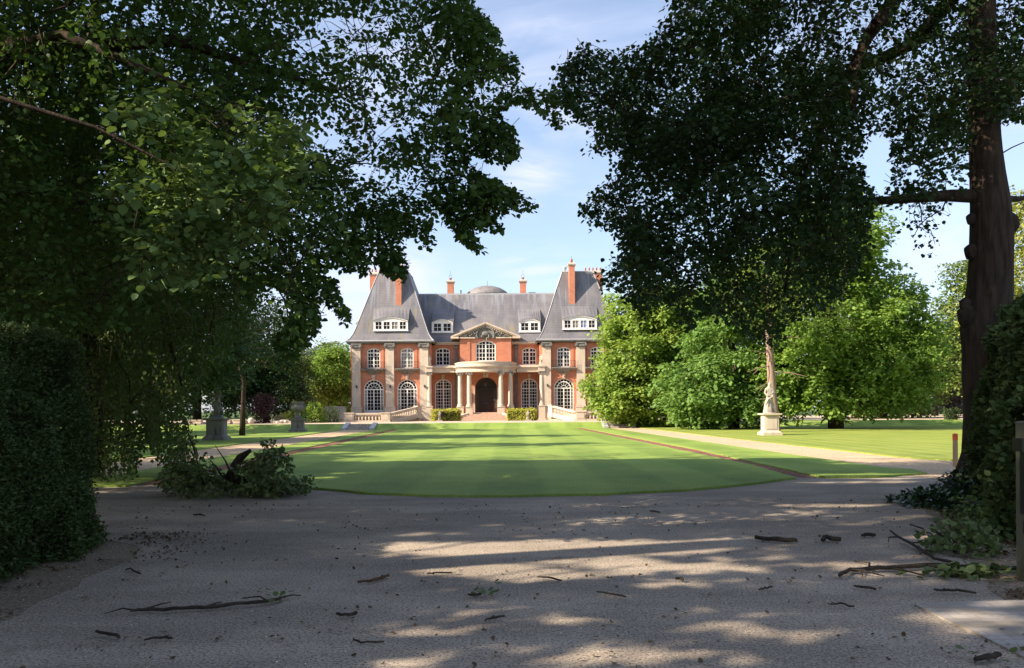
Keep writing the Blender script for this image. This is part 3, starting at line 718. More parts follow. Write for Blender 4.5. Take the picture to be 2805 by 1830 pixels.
# slim pilasters flanking the bay
for sd in (-1, 1):
    mb = MB(); mb.box(sd * 3.42 - .17, sd * 3.42 + .17, 2.36, 2.52, TZ, 8.5); mb.box(sd * 3.42 - .22, sd * 3.42 + .22, 2.30, 2.52, 8.5, 8.95); mb.tube([(sd * 3.42 - .26, 2.25, 8.72), (sd * 3.42 + .26, 2.25, 8.72)], .1, 8)
    hb(mb, 'pilaster', 'stone_dark')
    mb = MB(); mb.prism([(sd * 4.89 - .12, 5.1), (sd * 4.89 + .12, 5.1), (sd * 4.89 + .19, 5.65), (sd * 4.89 - .19, 5.65)], 2.3, 2.498); hb(mb, 'keystone', 'stone')
    # loggia ledge with its round column
    mb = MB(); a, b = sorted((sd * 3.45, sd * 6.55)); mb.box(a, b, .55, 2.49, 5.78, 6.30); mb.box(a, b, .35, 2.495, 6.30, 6.42); mb.box(a, b, .45, 2.498, 6.42, 6.56)
    mb.box(*sorted((sd * 5.85, sd * 6.55)), -.52, .56, 5.80, 6.30); mb.box(*sorted((sd * 5.78, sd * 6.62)), -.62, .5, 6.30, 6.44)
    hb(mb, 'ledge', 'stone')
    def column(x, y, z0, z1, r, plinth=None):
        mb = MB(); mb.lathe([(r * 1.35, 0), (r * 1.35, .1), (r * 1.2, .13), (r * 1.25, .2), (r * 1.02, .27), (r, .3), (r * .99, (z1 - z0) * .45), (r * .86, z1 - z0 - .3), (r * .95, z1 - z0 - .27), (r * .88, z1 - z0 - .22), (r * .88, z1 - z0 - .1)], (x, y, z0), 20)
        cl = hb(mb, 'column', 'stone', None, False)
        cp = MB(); cp.box(x - r * 1.25, x + r * 1.25, y - r * 1.25, y + r * 1.25, z1 - .10, z1)
        for e in (-1, 1): cp.tube([(x + e * r * 1.12, y - r * 1.2, z1 - .2), (x + e * r * 1.12, y + r * 1.2, z1 - .2)], r * .42, 10)
        hb(cp, 'capital', 'stone_dark', cl)
        if plinth is not None:
            pb = MB(); q = r * 1.5; pb.box(x - q, x + q, y - q, y + q, plinth, z0 - .08); pb.box(x - q - .05, x + q + .05, y - q - .05, y + q + .05, z0 - .08, z0); pb.box(x - q - .05, x + q + .05, y - q - .05, y + q + .05, plinth, plinth + .2)
            hb(pb, 'plinth', 'stone', cl)
        return cl
    column(sd * 6.2, -.08 - .1, 2.05, 5.80, .24, TZ)
    for (x, y) in ((1.72, -1.62), (2.76, -.80)): column(sd * x, y, 1.96, 5.73, .255, TZ)
# porch entablature: D-shaped slabs
def dslab(mb, hw, dep, z0, z1, y1=1.28):
    pts = [(hw * math.cos(math.pi + math.pi * i / 40), y1 + dep * math.sin(math.pi + math.pi * i / 40)) for i in range(41)]
    mb.slab(pts, z0, z1)
mb = MB(); dslab(mb, 3.42, 3.42, 5.73, 6.12); dslab(mb, 3.50, 3.50, 6.12, 6.20, 1.281); dslab(mb, 3.66, 3.66, 6.28, 6.40, 1.282); dslab(mb, 3.56, 3.56, 6.20, 6.28, 1.283); dslab(mb, 3.48, 3.48, 6.40, 6.70, 1.284); dslab(mb, 3.54, 3.54, 6.70, 6.78, 1.285); dslab(mb, 3.3, 3.3, 6.78, 6.86, 1.286)
hb(mb, 'porch_entablature', 'stone')
mb = MB(); mb.prism([(-.24, 5.22), (.24, 5.22), (.34, 5.74), (-.34, 5.74)], 1.08, 1.298); mb.lathe([(.03, 0), (.12, .05), (.15, .16), (.13, .28), (.05, .34)], (0, 1.05, 5.3), 10); hb(mb, 'keystone', 'stone')
# door
mb = MB(); mb.box(-1.24, 1.24, 2.19, 2.3, 1.31, 5.3); al = hb(mb, 'doorway', 'alcove')
for sd in (-1, 1): 
    mb = MB(); a, b = sorted((sd * .84, sd * 1.22)); mb.box(a, b, 2.02, 2.19, 1.31, 3.9); mb.box(a - .03, b + .03, 1.98, 2.19, 3.9, 4.05); hb(mb, 'jamb', 'alcove', al)
mb = MB(); mb.box(-1.22, 1.22, 1.95, 2.19, 4.05, 4.16); prev = None
for i in range(13):
    a = math.pi * i / 12; q = (.72 * math.cos(a), 4.16 + .72 * math.sin(a))
    if prev: mb.bar(prev, q, .05, 2.1, 2.188)
    prev = q
for a in (.5, 1.05, 1.57, 2.09, 2.64): mb.bar((.1 * math.cos(a), 4.16 + .1 * math.sin(a)), (.72 * math.cos(a), 4.16 + .72 * math.sin(a)), .03, 2.1, 2.186)
hb(mb, 'fanlight', 'door', al)
for sd in (-1, 1):
    mb = MB(); a, b = sorted((sd * .01, sd * .82)); mb.box(a, b, 2.08, 2.19, 1.31, 3.88)
    for (z0_, z1_) in ((1.5, 2.2), (2.35, 3.0), (3.12, 3.72)): mb.frus(a + .1, b - .1, 2.05, 2.085, z0_, z1_, .0)
    d = hb(mb, 'door', 'door'); h = MB(); h.lathe([(.015, 0), (.03, .01), (.03, .05), (.01, .06)], (sd * .12, 2.04, 2.3), 8); hb(h, 'door_handle', 'lead', d)
# lantern over the door
mb = MB(); mb.tube([(0, .3, 5.7), (0, .3, 4.55)], .012, 4); mb.lathe([(.04, 0), (.14, .08), (.16, .35), (.06, .45)], (0, .3, 4.15), 8); hb(mb, 'porch_lantern', 'iron')
for sd in (-1, 1):
    mb = MB(); mb.box(sd * 1.32 - .08, sd * 1.32 + .08, 1.22, 1.298, 1.31, 3.98); mb.box(sd * 1.36 - .14, sd * 1.36 + .14, 1.18, 1.297, 3.98, 4.1); hb(mb, 'door_surround', 'stone')
# entrance steps
mb = MB(); 
for k in range(6):
    hw = 1.15 + k * .0; z = 1.31 - k * .145; y0 = .2 - 1.6 - k * .34 - .3
    hw = 1.45 + k * .38
    mb.box(-hw, hw, y0, 1.29 - k * .003, z - .145 if k < 5 else TZ - .02, z)
hb(mb, 'entrance_steps', 'steps')
for sd in (-1, 1):
    mb = MB(); mb.add([(sd * 1.7, -1.9, TZ), (sd * 1.95, -1.9, TZ), (sd * 3.9, -3.9, TZ), (sd * 3.65, -3.9, TZ), (sd * 1.7, -1.9, 1.3), (sd * 1.95, -1.9, 1.3), (sd * 3.9, -3.9, .62), (sd * 3.65, -3.9, .62)], [(0, 3, 2, 1), (4, 5, 6, 7), (0, 1, 5, 4), (1, 2, 6, 5), (2, 3, 7, 6), (3, 0, 4, 7)])
    hb(mb, 'step_kerb', 'stone')
# pediment
mb = MB(); ap = 11.42
tym = [(-3.05, 9.62), (3.05, 9.62), (0, 11.1)]; mb.prism(tym, 1.22, 2.6)
ty = hb(mb, 'pediment', 'stone_dark')
mb = MB()
for sd in (-1, 1):
    for (t, yy, dz_) in ((.16, .92, .0), (.12, 1.02, -.13), (.08, 1.12, -.23)):
        mb.bar((sd * 3.85, 9.78 + dz_), (0, ap + dz_ - .08), t, yy, 2.9)
    a, b = sorted((sd * 3.9, sd * 3.0)); mb.box(a, b, .9, 2.6, 9.60, 9.78)
    a, b = sorted((sd * 2.95, sd * 1.15)); mb.box(a, b, 1.02, 1.3, 9.60, 9.72)
    for k in range(16):
        t = (k + .5) / 16; x = sd * (3.3 - 3.2 * t); z = 9.60 + 1.42 * t; mb.box(x - .05, x + .05, 1.06, 1.2, z - .1, z)
hb(mb, 'raking_cornice', 'stone', ty)
mb = MB()                                            # carved cartouche and scrolls
for i in range(24):
    a = math.pi * (-.15 + 1.3 * i / 23); r = .95
    mb.tube([(r * math.cos(a) * 1.0, 1.16, 10.02 + .78 * math.sin(a)), (r * 1.12 * math.cos(a), 1.10, 10.02 + .9 * math.sin(a))], [.12, .07], 6)
mb.lathe([(.02, -.1), (.3, -.02), (.42, .1), (.38, .3), (.2, .42), (.03, .46)], (0, 1.14, 9.95), 14, sy=.35)
for sd in (-1, 1):
    for k in range(9):
        x = sd * (1.15 + k * .17); z = 9.82 + .16 * math.sin(k * 1.7) + (.3 - k * .03); rr = .12 - k * .006
        mb.tube([(x - .08, 1.18, z), (x, 1.08, z + .07), (x + .08, 1.18, z - .04)], [rr, rr * .7, rr * .5], 6)
    mb.tube([(sd * .28, 1.1, 9.6), (sd * .42, 1.08, 9.85), (sd * .32, 1.08, 10.05)], [.1, .12, .05], 7)
mb.prism([(-.12, 9.35), (.12, 9.35), (.17, 9.75), (-.17, 9.75)], 1.12, 1.28)
hb(mb, 'carving', 'stone_dark', ty, True)
mb = MB(); mb.add([(-3.75, 1.0, 9.80), (0, 1.0, ap + .02), (3.75, 1.0, 9.80), (-3.75, 2.6, 9.80), (0, 5.0, ap + .02), (3.75, 2.6, 9.80)], [(0, 1, 4, 3), (1, 2, 5, 4)]); hb(mb, 'pediment_roof', 'slate', ty)
# main roof
prof = [(2.0, 9.27), (2.0, 9.33), (2.45, 9.75), (2.95, 10.45), (6.35, 15.35)]
mb = MB(); Wc = CW + 2.2
for y, z in prof: mb.v += [(-Wc, y, z), (Wc, y, z)]
for k in range(len(prof) - 1): mb.f.append((2 * k, 2 * k + 1, 2 * k + 3, 2 * k + 2))
b = len(mb.v); mb.v += [(-Wc, 10.2, 15.35), (Wc, 10.2, 15.35), (-Wc, 13, 9.3), (Wc, 13, 9.3)]; mb.f += [(b - 2, b - 1, b + 1, b), (b, b + 1, b + 3, b + 2)]
rf = hb(mb, 'main_roof', 'slate')
mb = MB(); mb.box(-Wc, Wc, 6.27, 6.5, 15.18, 15.40)
for x0, x1, z1 in ((-3.4, 3.2, 15.47),): mb.box(x0, x1, 7.0, 7.4, 15.3, z1)
mb.box(5.0, 5.9, 7.2, 7.5, 15.3, 15.62); mb.box(-3.2, -3.05, 7.5, 7.7, 15.3, 16.0); mb.lathe([(.22, 0), (.22, .3), (.3, .32), (.3, .4)], (5.55 - 1.2, 7.3, 15.4), 8)
hb(mb, 'ridge_lead', 'lead', rf)
mb = MB(); mb.lathe([(2.75, 0), (2.68, .15), (2.3, .55), (1.7, .92), (1.0, 1.15), (.35, 1.26), (.05, 1.28)], (0, 9.0, 15.42), 32); dm = hb(mb, 'dome', 'dome', None, True)
mb = MB(); mb.tube([(0, 9, 16.7), (0, 9, 17.3)], .02, 4); hb(mb, 'finial', 'iron', dm)

# ------------------------------------------------------------------ leaves
T6v = np.array([(0, 0, 0), (-.42, .22, .05), (-.40, .62, .07), (0, 1, -.03), (.40, .62, .07), (.42, .22, .05)], float); T6f = [(0, 3, 2, 1), (0, 5, 4, 3)]
T4v = np.array([(0, 0, 0), (-.42, .5, .06), (0, 1, 0), (.42, .5, .06)], float); T4f = [(0, 3, 2, 1)]
# a small bunch of three leaves for trees far away
def leaves(name, pos, tip, up, size, mat, parent=None, kind6=True, origin=None, width=None):
    tv, tf = (T6v, T6f) if kind6 else (T4v, T4f)
    pos = np.asarray(pos, float); n = len(pos); tip = norm(tip); side = norm(np.cross(tip, up)); nn = np.cross(side, tip)
    size = np.broadcast_to(np.asarray(size, float), (n,)); wd = size * (width if width is not None else 1.0)
    V = pos[:, None, :] + (side[:, None, :] * (tv[None, :, 0, None] * wd[:, None, None]) + tip[:, None, :] * (tv[None, :, 1, None] * size[:, None, None]) + nn[:, None, :] * (tv[None, :, 2, None] * size[:, None, None]))
    k = len(tv); q = len(tf)
    idx = (np.arange(n)[:, None, None] * k + np.array(tf)[None]).reshape(-1)
    me = bpy.data.meshes.new(name)
    o_ = np.array(wloc(parent)) if parent is not None else np.array(origin if origin is not None else (0, 0, 0), float)
    V = (V.reshape(-1, 3) - o_).astype(np.float32)
    me.vertices.add(len(V)); me.vertices.foreach_set('co', V.ravel())
    me.loops.add(len(idx)); me.loops.foreach_set('vertex_index', idx.astype(np.int32))
    me.polygons.add(n * q); me.polygons.foreach_set('loop_start', np.arange(0, n * q * 4, 4, dtype=np.int32))
    me.update(calc_edges=True)
    return link_mesh(name, me, mat, parent, tuple(o_))
def rand_dirs(n, droop=0.0, flat=0.3):
    a = RNG.uniform(0, 2 * math.pi, n); return norm(np.stack([np.cos(a), np.sin(a), RNG.normal(0, flat, n) - droop], 1))
def sprays(C, rad, ntw, nlf, twig_len, droop=.45, spread=1.0, outdir=None, leafdroop=.35, updev=.45, lat=.07):
    """clusters -> twigs -> leaves. returns leaf positions, tips, normals, and twig segments"""
    m = len(C); rad = np.broadcast_to(rad, (m,))
    tc = np.repeat(C, ntw, 0); tr = np.repeat(rad, ntw)
    off = RNG.normal(0, 1, (m * ntw, 3)); off = norm(off) * (RNG.uniform(0, 1, (m * ntw, 1)) ** .5) * tr[:, None] * np.array([1, 1, .75])
    st = tc + off * spread
    d = rand_dirs(m * ntw, droop, .25)
    if outdir is not None: d = norm(d * .8 + np.repeat(outdir, ntw, 0))
    d = norm(d * .7 + norm(off) * .6 + np.array([0, 0, -droop * .6]))
    L_ = twig_len * RNG.uniform(.6, 1.25, m * ntw)
    t = (np.arange(nlf) + .5) / nlf
    tt = np.tile(t, m * ntw); ds = np.repeat(d, nlf, 0); ls = np.repeat(L_, nlf)[:, None]
    P = np.repeat(st, nlf, 0) + ds * ls * tt[:, None]; P[:, 2] -= (tt ** 2) * ls[:, 0] * .25
    sd = norm(np.cross(ds, np.array([0, 0, 1.0])) + RNG.normal(0, .2, P.shape)); alt = np.where(np.arange(len(P)) % 2 == 0, 1.0, -1.0)[:, None]
    P = P + sd * alt * lat * RNG.uniform(.2, 1.0, (len(P), 1)) + RNG.normal(0, .02, P.shape)
    tip = norm(ds * .6 + sd * alt * .9 + np.array([0, 0, -leafdroop]) + RNG.normal(0, .3, P.shape))
    up = norm(np.array([0, 0, 1.0]) + RNG.normal(0, updev, P.shape))
    return P, tip, up, st, st + d * L_[:, None] - np.array([0, 0, .25]) * L_[:, None] * .9
def skeleton(mb, root_pts, root_rad, C, seed=0, rmin=.012, k=.03, every=1, steps=4, sag=.08, n=4, maxr=.16, poly=None):
    """branches joining every cluster centre to the nearest part of the growing skeleton"""
    nodes = [np.array(p) for p in root_pts]; order = np.argsort(np.linalg.norm(C - np.array(root_pts[-1]), axis=1))
    NA = np.array(nodes)
    for j, ci in enumerate(order[::every]):
        c = C[ci]; d = np.linalg.norm(NA - c, axis=1); i = int(np.argmin(d)); a = NA[i]
        if d[i] < .12: continue
        pts = []; r0 = min(maxr, rmin + k * d[i] * .5)
        for s in range(steps + 1):
            t = s / steps; p = a * (1 - t) + c * t; p = p + np.array([0, 0, 1]) * d[i] * sag * math.sin(math.pi * t)
            if 0 < s < steps: p = p + RNG.normal(0, .05, 3) * d[i] ** .5
            pts.append(p)
        if poly is not None and not inpoly(proj(np.array(pts)), poly).all(): continue
        mb.tube(pts, [r0 * (1 - .55 * s / steps) for s in range(steps + 1)], n, cap=False)
        NA = np.concatenate([NA, np.array(pts[1:])])
def twigs(mb, A, B, every=3, r=.006):
    for i in range(0, len(A), every): mb.tube([A[i], (A[i] + B[i]) / 2 + np.array([0, 0, .03]), B[i]], [r, r * .8, r * .4], 3, cap=False)
K = 1.1786
def dp(l): return [(a * K, b * K) for a, b in l]
def sample_poly(poly, n, D0, D1, power=1.0, box=None):
    xs = [p[0] for p in poly]; ys = [p[1] for p in poly]; out = []
    cnt = 0
    while cnt < n:
        q = np.stack([RNG.uniform(min(xs), max(xs), n * 2), RNG.uniform(min(ys), max(ys), n * 2)], 1)
        q = q[inpoly(q, poly)]; out.append(q); cnt += len(q)
    q = np.concatenate(out)[:n]; D = D0 + (D1 - D0) * RNG.uniform(0, 1, n) ** power
    u = (q[:, 0] - HX) / F; v = (HY - q[:, 1]) / F
    return np.stack([(u * cr + v * sr) * D, D, EYE + (v * cr - u * sr) * D], 1)

# where the sun must reach: ellipses on the ground (x, y, rx, ry)
LIT = []
def lit_px(px, py, wpx, hpx):
    p = GP(px, py); q = GP(px, py + hpx); LIT.append((p.x, p.y, wpx / F * p.y, abs(p.y - q.y) + .05))
SHX, SHY = -SUN.x / SUN.z, -SUN.y / SUN.z
for a in ((1540, 1498, 560, 23), (1480, 1552, 430, 30), (1960, 1556, 190, 12), (2090, 1480, 170, 5), (2330, 1548, 150, 8), (2080, 1530, 120, 5), (2080, 1672, 150, 12), (1950, 1705, 150, 12),
          (2200, 1735, 200, 17), (1800, 1795, 380, 24), (1610, 1692, 120, 9), (1250, 1737, 190, 17), (640, 1512, 150, 8), (300, 1505, 110, 12), (690, 1592, 90, 11), (90, 1620, 80, 14),
          (1700, 1433, 60, 4), (1230, 1460, 120, 5), (2650, 1700, 200, 26), (2350, 1460, 90, 4), (2560, 1470, 60, 6), (2300, 1384, 200, 4), (1150, 1820, 200, 14), (1900, 1600, 130, 8),
          (1430, 1245, 430, 15), (1400, 1208, 330, 8), (1300, 1187, 340, 5), (850, 1190, 200, 5), (760, 1225, 160, 4), (1020, 1262, 110, 6), (2450, 1306, 240, 6), (2350, 1320, 200, 3)): lit_px(*a)
RAYS = []
def shade_keep(P, low=False):
    """False for foliage that would put a wanted patch of sunlight in shade (gaps in the canopy)"""
    G = np.stack([P[:, 0] + P[:, 2] * SHX, P[:, 1] + P[:, 2] * SHY], 1)
    n = vnoise(G, 1.1, 3) * .7 + vnoise(G, 3.3, 5) * .3; keep = np.ones(len(P), bool)
    for x, y, rx, ry in LIT:
        d = ((G[:, 0] - x) / rx) ** 2 + ((G[:, 1] - y) / ry) ** 2
        keep &= ~(d < 1.0 + (n - .5) * 1.6)
    # the open right-hand lawn and the far middle of the parterre lie in full sun
    r = (G[:, 0] > 9.3 + (n - .5) * 3 - (G[:, 1] - 22) * .06) & (G[:, 1] > 21.5 + (n - .5) * 3) & (G[:, 1] < 80)
    gy = G[:, 1] + (n - .5) * 3
    band = np.exp(-((gy - 35.5) / 2.0) ** 2) + np.exp(-((gy - 47) / 2.3) ** 2) + np.exp(-((gy - 59) / 2.6) ** 2)
    r |= (G[:, 1] > 24.5) & (G[:, 0] > -3.5 + (n - .5) * 7 + 10.5 * band) & (G[:, 1] < 80)
    if low: r &= P[:, 2] > 9.5
    sv = np.array(SUN)
    for T, rad in RAYS:                               # openings in the canopy through which a shaft of sun comes down
        w_ = P - np.array(T); t_ = w_ @ sv; d = np.linalg.norm(w_ - t_[:, None] * sv, axis=1)
        keep &= ~((t_ > .7) & (d < rad * (.75 + .6 * n)))
    return keep & ~r

def foliage(root, mat, P, tip, up, size, keep=None, name='crown', kind6=True):
    if keep is not None: P, tip, up = P[keep], tip[keep], up[keep]
    s = size * RNG.uniform(.5, 1.32, len(P)); return leaves(name, P, tip, up, s, mat, root, kind6)
def trunk_mesh(root, pts, rad, mat, name='trunk', n=14, lump=.05, extra=None):
    mb = MB(); mb.tube(pts, rad, n, True, lump)
    if extra: extra(mb)
    return mb.build(name, mat, root, smooth=True)

for a_ in (((400, 400), 9.3, .6), ((330, 330), 9.3, .4), ((520, 430), 9.6, .45), ((370, 500), 9.3, .42), ((480, 330), 9.4, .3), ((250, 120), 10.3, .5), ((150, 300), 10.5, .4), ((620, 310), 9.6, .4), ((60, 120), 11, .5), ((40, 800), 8.0, .5), ((240, 760), 18, .3), ((400, 900), 17.5, .25), ((1180, 420), 14, .3)): RAYS.append((tuple(DX(*a_[0], a_[1])), a_[2]))
# ------------------------------------------------------------------ the big linden whose boughs hang in from the left
t = empty('linden_tree', (-11.2, 13.5, 0), 'big dark linden whose boughs hang over the court from the left', 'tree')
L1 = dp([(1075,-700),(1085,0),(1115,20),(1150,70),(1165,95),(1150,115),(1198,128),(1208,165),(1190,180),(1240,205),(1290,212),(1302,235),(1290,252),(1325,290),(1290,292),(1240,252),(1200,235),(1165,262),(1200,310),(1208,360),(1170,378),(1130,372),(1100,345),(1088,370),(1130,412),(1190,432),(1215,458),(1268,474),(1215,492),(1160,487),(1168,540),(1125,532),(1090,520),(1122,588),(1075,562),(1045,520),(1000,500),(1003,582),(960,545),(930,555),(946,620),(936,655),(890,632),(865,590),(848,640),(800,622),(765,618),(748,660),(738,700),(742,760),(718,800),(690,822),(660,850),(640,800),(655,740),(640,700),(600,690),(590,715),(560,700),(540,650),(500,640),(480,700),(300,760),(0,800),(-900,820),(-900,-700)])
C = sample_poly(L1, 1800, 10.0, 17.5)
Cs = []
def chain(pts, D, n, jit=.12):                      # a drooping spray along a line of display pixels
    for i in range(n):
        s_ = (i + .5) / n * (len(pts) - 1); k = min(int(s_), len(pts) - 2); a = Vector(DX(*pts[k], D)); b = Vector(DX(*pts[k + 1], D)); p = a.lerp(b, s_ - k)
        Cs.append((p.x + random.gauss(0, jit * .6), p.y + random.gauss(0, jit * 2), p.z + random.gauss(0, jit * .5)))
chain([(1050, 150), (1180, 200), (1260, 235), (1310, 285)], 12.5, 16, .07)
chain([(1040, 60), (1110, 90), (1160, 120), (1198, 160)], 12.5, 10, .08)
chain([(1060, 20), (1100, 50), (1140, 80)], 12.5, 8, .1); chain([(1050, 0), (1090, 20)], 12.5, 6, .1)
chain([(1080, 230), (1150, 300), (1195, 350)], 12.8, 10, .09); chain([(1040, 280), (1100, 340), (1140, 370)], 12.8, 8, .1)
chain([(1040, 400), (1150, 450), (1250, 474)], 13.2, 14, .07); chain([(1060, 470), (1130, 500), (1160, 535)], 13, 9, .08)
chain([(1030, 500), (1085, 545), (1112, 580)], 13, 9, .08); chain([(900, 460), (960, 510), (998, 570)], 13, 9, .08)
chain([(850, 500), (910, 570), (935, 640)], 12.5, 12, .10); chain([(780, 520), (820, 580), (850, 630)], 13, 10, .12)
chain([(700, 560), (730, 650), (720, 780)], 13.5, 14, .12); chain([(640, 640), (690, 740), (680, 820)], 14, 12, .12)
chain([(752, 655), (770, 690), (790, 725), (805, 748)], 12.5, 9, .04)
C = np.concatenate([C, np.array(Cs)])
keepC = ~((C[:, 0] > -1e9) & (vnoise(C, .55, 9) < .27) & (proj(C)[:, 0] > 700 * K) & (np.arange(len(C)) < 1800))
C = C[keepC]
big = vnoise(C, .4, 2)
P, tip, up, A, B = sprays(C, .42, 10, 14, .55, droop=.35, lat=.085)
L1b = L1 + []
pp = proj(P); jit = RNG.normal(0, 5, pp.shape); ok = inpoly(pp + jit, L1) | (inpoly(pp, dp([(740, 640), (775, 645), (815, 735), (812, 755), (800, 755), (775, 715), (745, 700)])))
# sky gaps inside the crown
pn = vnoise(P, 1.05, 4) * .68 + vnoise(P, 3.2, 8) * .32
gap = (pn < .36) & (pp[:, 0] > 560 * K) & (pp[:, 1] < 640 * K)
for gx, gy, rx, ry in ((500, 500, 26, 34), (620, 690, 45, 30), (790, 60, 70, 28), (860, 110, 60, 20), (720, 95, 40, 26), (760, 330, 40, 18), (900, 300, 30, 20), (660, 730, 20, 40), (1000, 250, 26, 14), (560, 130, 30, 16)):
    d = ((pp[:, 0] - gx * K) / (rx * K)) ** 2 + ((pp[:, 1] - gy * K) / (ry * K)) ** 2
    gap |= (d < .8 + .5 * (vnoise(P, 4, 1) - .5)) & (vnoise(P, 9, 6) > .30)
ok &= ~gap & shade_keep(P, True)
foliage(t, M['linden'], P, tip, up, .082, ok)
mb = MB(); rp = [(-11.2, 13.5, 0), (-11.1, 13.5, 2.5), (-10.9, 13.4, 5), (-10.4, 13.3, 7.5), (-10, 13.2, 10), (-9.8, 13.2, 13)]
mb.tube(rp, [.62, .48, .42, .36, .28, .16], 14, True, .05)
limb = [(-10.8, 13.4, 5.4), (-9, 12.6, 6.6), (-7.2, 12, 7.1), (-5, 12, 7.2), (-2.8, 12.4, 6.6)]; mb.tube(limb, [.2, .16, .12, .08, .04], 8, False, .08)
limb2 = [(-10.2, 13.3, 8), (-8, 13, 9.6), (-5, 12.8, 10), (-2.5, 12.8, 9)]; mb.tube(limb2, [.2, .15, .1, .04], 8, False, .08)
a = DX(150, 80, 10.5); b = DX(310, 150, 10.2); c_ = DX(420, 200, 10.4); mb.tube([(-9.9, 12.6, 7.2), a, b, c_, DX(560, 300, 10.8)], [.09, .06, .05, .035, .015], 8, False, .1)
limb3 = [(-10.9, 13.4, 4.6), (-8.6, 13.6, 5.4), (-6.5, 13.8, 5.0), (-4.4, 13.8, 3.9)]; mb.tube(limb3, [.16, .12, .08, .03], 8, False, .08)
skeleton(mb, rp[3:] + limb + limb2 + limb3, None, C, every=2, n=4, maxr=.07, k=.02, rmin=.007, poly=L1)
kk = inpoly(proj(B), L1) & inpoly(proj((A + B) / 2), L1); twigs(mb, A[kk], B[kk], 5, .006)
mb.build('trunk', M['bark'], t, smooth=True)
# nearer, lower boughs of the same tree that catch some light
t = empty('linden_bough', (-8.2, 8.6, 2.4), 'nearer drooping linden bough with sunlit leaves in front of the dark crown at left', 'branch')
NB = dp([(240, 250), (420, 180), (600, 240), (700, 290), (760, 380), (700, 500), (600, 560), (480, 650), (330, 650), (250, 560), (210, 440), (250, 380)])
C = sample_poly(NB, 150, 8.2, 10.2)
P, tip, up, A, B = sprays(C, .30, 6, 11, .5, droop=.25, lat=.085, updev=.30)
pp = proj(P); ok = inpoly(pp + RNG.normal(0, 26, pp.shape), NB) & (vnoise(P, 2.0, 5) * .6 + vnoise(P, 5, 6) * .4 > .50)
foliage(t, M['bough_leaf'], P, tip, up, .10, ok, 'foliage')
mb = MB(); r_ = [(-8.2, 8.8, 5.4), (-6.2, 9, 5.3), (-4.8, 9.2, 4.9), (-3.6, 9.4, 4.3)]; mb.tube(r_, [.035, .03, .022, .012], 6, False, .08)
skeleton(mb, r_, None, C, every=2, n=4, maxr=.03, k=.012, rmin=.005); kk = vnoise(A, 2.0, 5) * .6 + vnoise(A, 5, 6) * .4 > .52; twigs(mb, A[kk], B[kk], 4, .005)
mb.build('stem', M['bark'], t, smooth=True)

# ------------------------------------------------------------------ weeping tree behind it, leaves hanging to the ground
t = empty('weeping_tree', (-10.5, 19.5, 0), 'weeping tree at left with curtains of leaves trailing to the ground behind the hedge', 'tree')
WP = dp([(-400, -120), (500, 60), (620, 380), (600, 560), (640, 640), (560, 790), (470, 880), (455, 960), (450, 1060), (470, 1150), (400, 1150), (385, 1080), (335, 1030), (312, 1112), (255, 1125), (215, 1112), (195, 1000), (-400, 1100)])
C = sample_poly(WP, 1300, 17, 22.5)
Pl = []; Tl = []; Ul = []; A = []; B = []
for c in C:
    for s_ in range(6):
        st = c + RNG.normal(0, .35, 3); Ls = RNG.uniform(1.0, 2.4); nl = int(Ls * 13); tt = np.arange(nl) / nl
        sw = RNG.normal(0, .12, 2)
        p = st + np.stack([tt * sw[0] * Ls, tt * sw[1] * Ls, -tt * Ls], 1) + RNG.normal(0, .045, (nl, 3))
        Pl.append(p); A.append(st); B.append(st + np.array([sw[0] * Ls, sw[1] * Ls, -Ls]))
P = np.concatenate(Pl); n = len(P)
tip = norm(np.stack([RNG.normal(0, .5, n), RNG.normal(0, .5, n), -np.abs(RNG.normal(.9, .3, n))], 1)); up = norm(np.stack([RNG.normal(0, 1, n), RNG.normal(-.5, 1, n), RNG.normal(.3, .4, n)], 1))
pp = proj(P)
ok = inpoly(pp + np.stack([RNG.normal(0, 6, n), RNG.normal(0, 14, n)], 1), WP) & (P[:, 2] > .08)
col = vnoise(np.stack([P[:, 0], P[:, 1], P[:, 2] * .18], 1), 1.9, 7)
ok &= ~((col < .33) & (pp[:, 1] > 560 * K)) & ~((pp[:, 0] > 440 * K) & (col < .46) & (pp[:, 1] > 600 * K)) & shade_keep(P)
foliage(t, M['weep'], P, tip, up, .080, ok)
mb = MB(); rp = [(-10.5, 19.5, 0), (-10.4, 19.5, 3), (-10.6, 19.4, 6), (-10.4, 19.4, 9), (-10, 19.4, 12)]; mb.tube(rp, [.45, .34, .3, .22, .1], 12, True, .06)
mb.tube([DX(480, 560, 19) , DX(370, 640, 18.5), DX(385, 760, 18.5), DX(425, 900, 18)], [.06, .06, .05, .03], 6, False, .1)
skeleton(mb, rp[2:], None, C, every=5, n=4, sag=.25)
A = np.array(A); B = np.array(B); kk = (vnoise(np.stack([A[:, 0], A[:, 1], A[:, 2] * .18], 1), 1.9, 7) > .45) & inpoly(proj(B), WP) & (B[:, 2] > .1)
twigs(mb, A[kk], B[kk], 3, .006); mb.build('trunk', M['bark'], t, smooth=True)

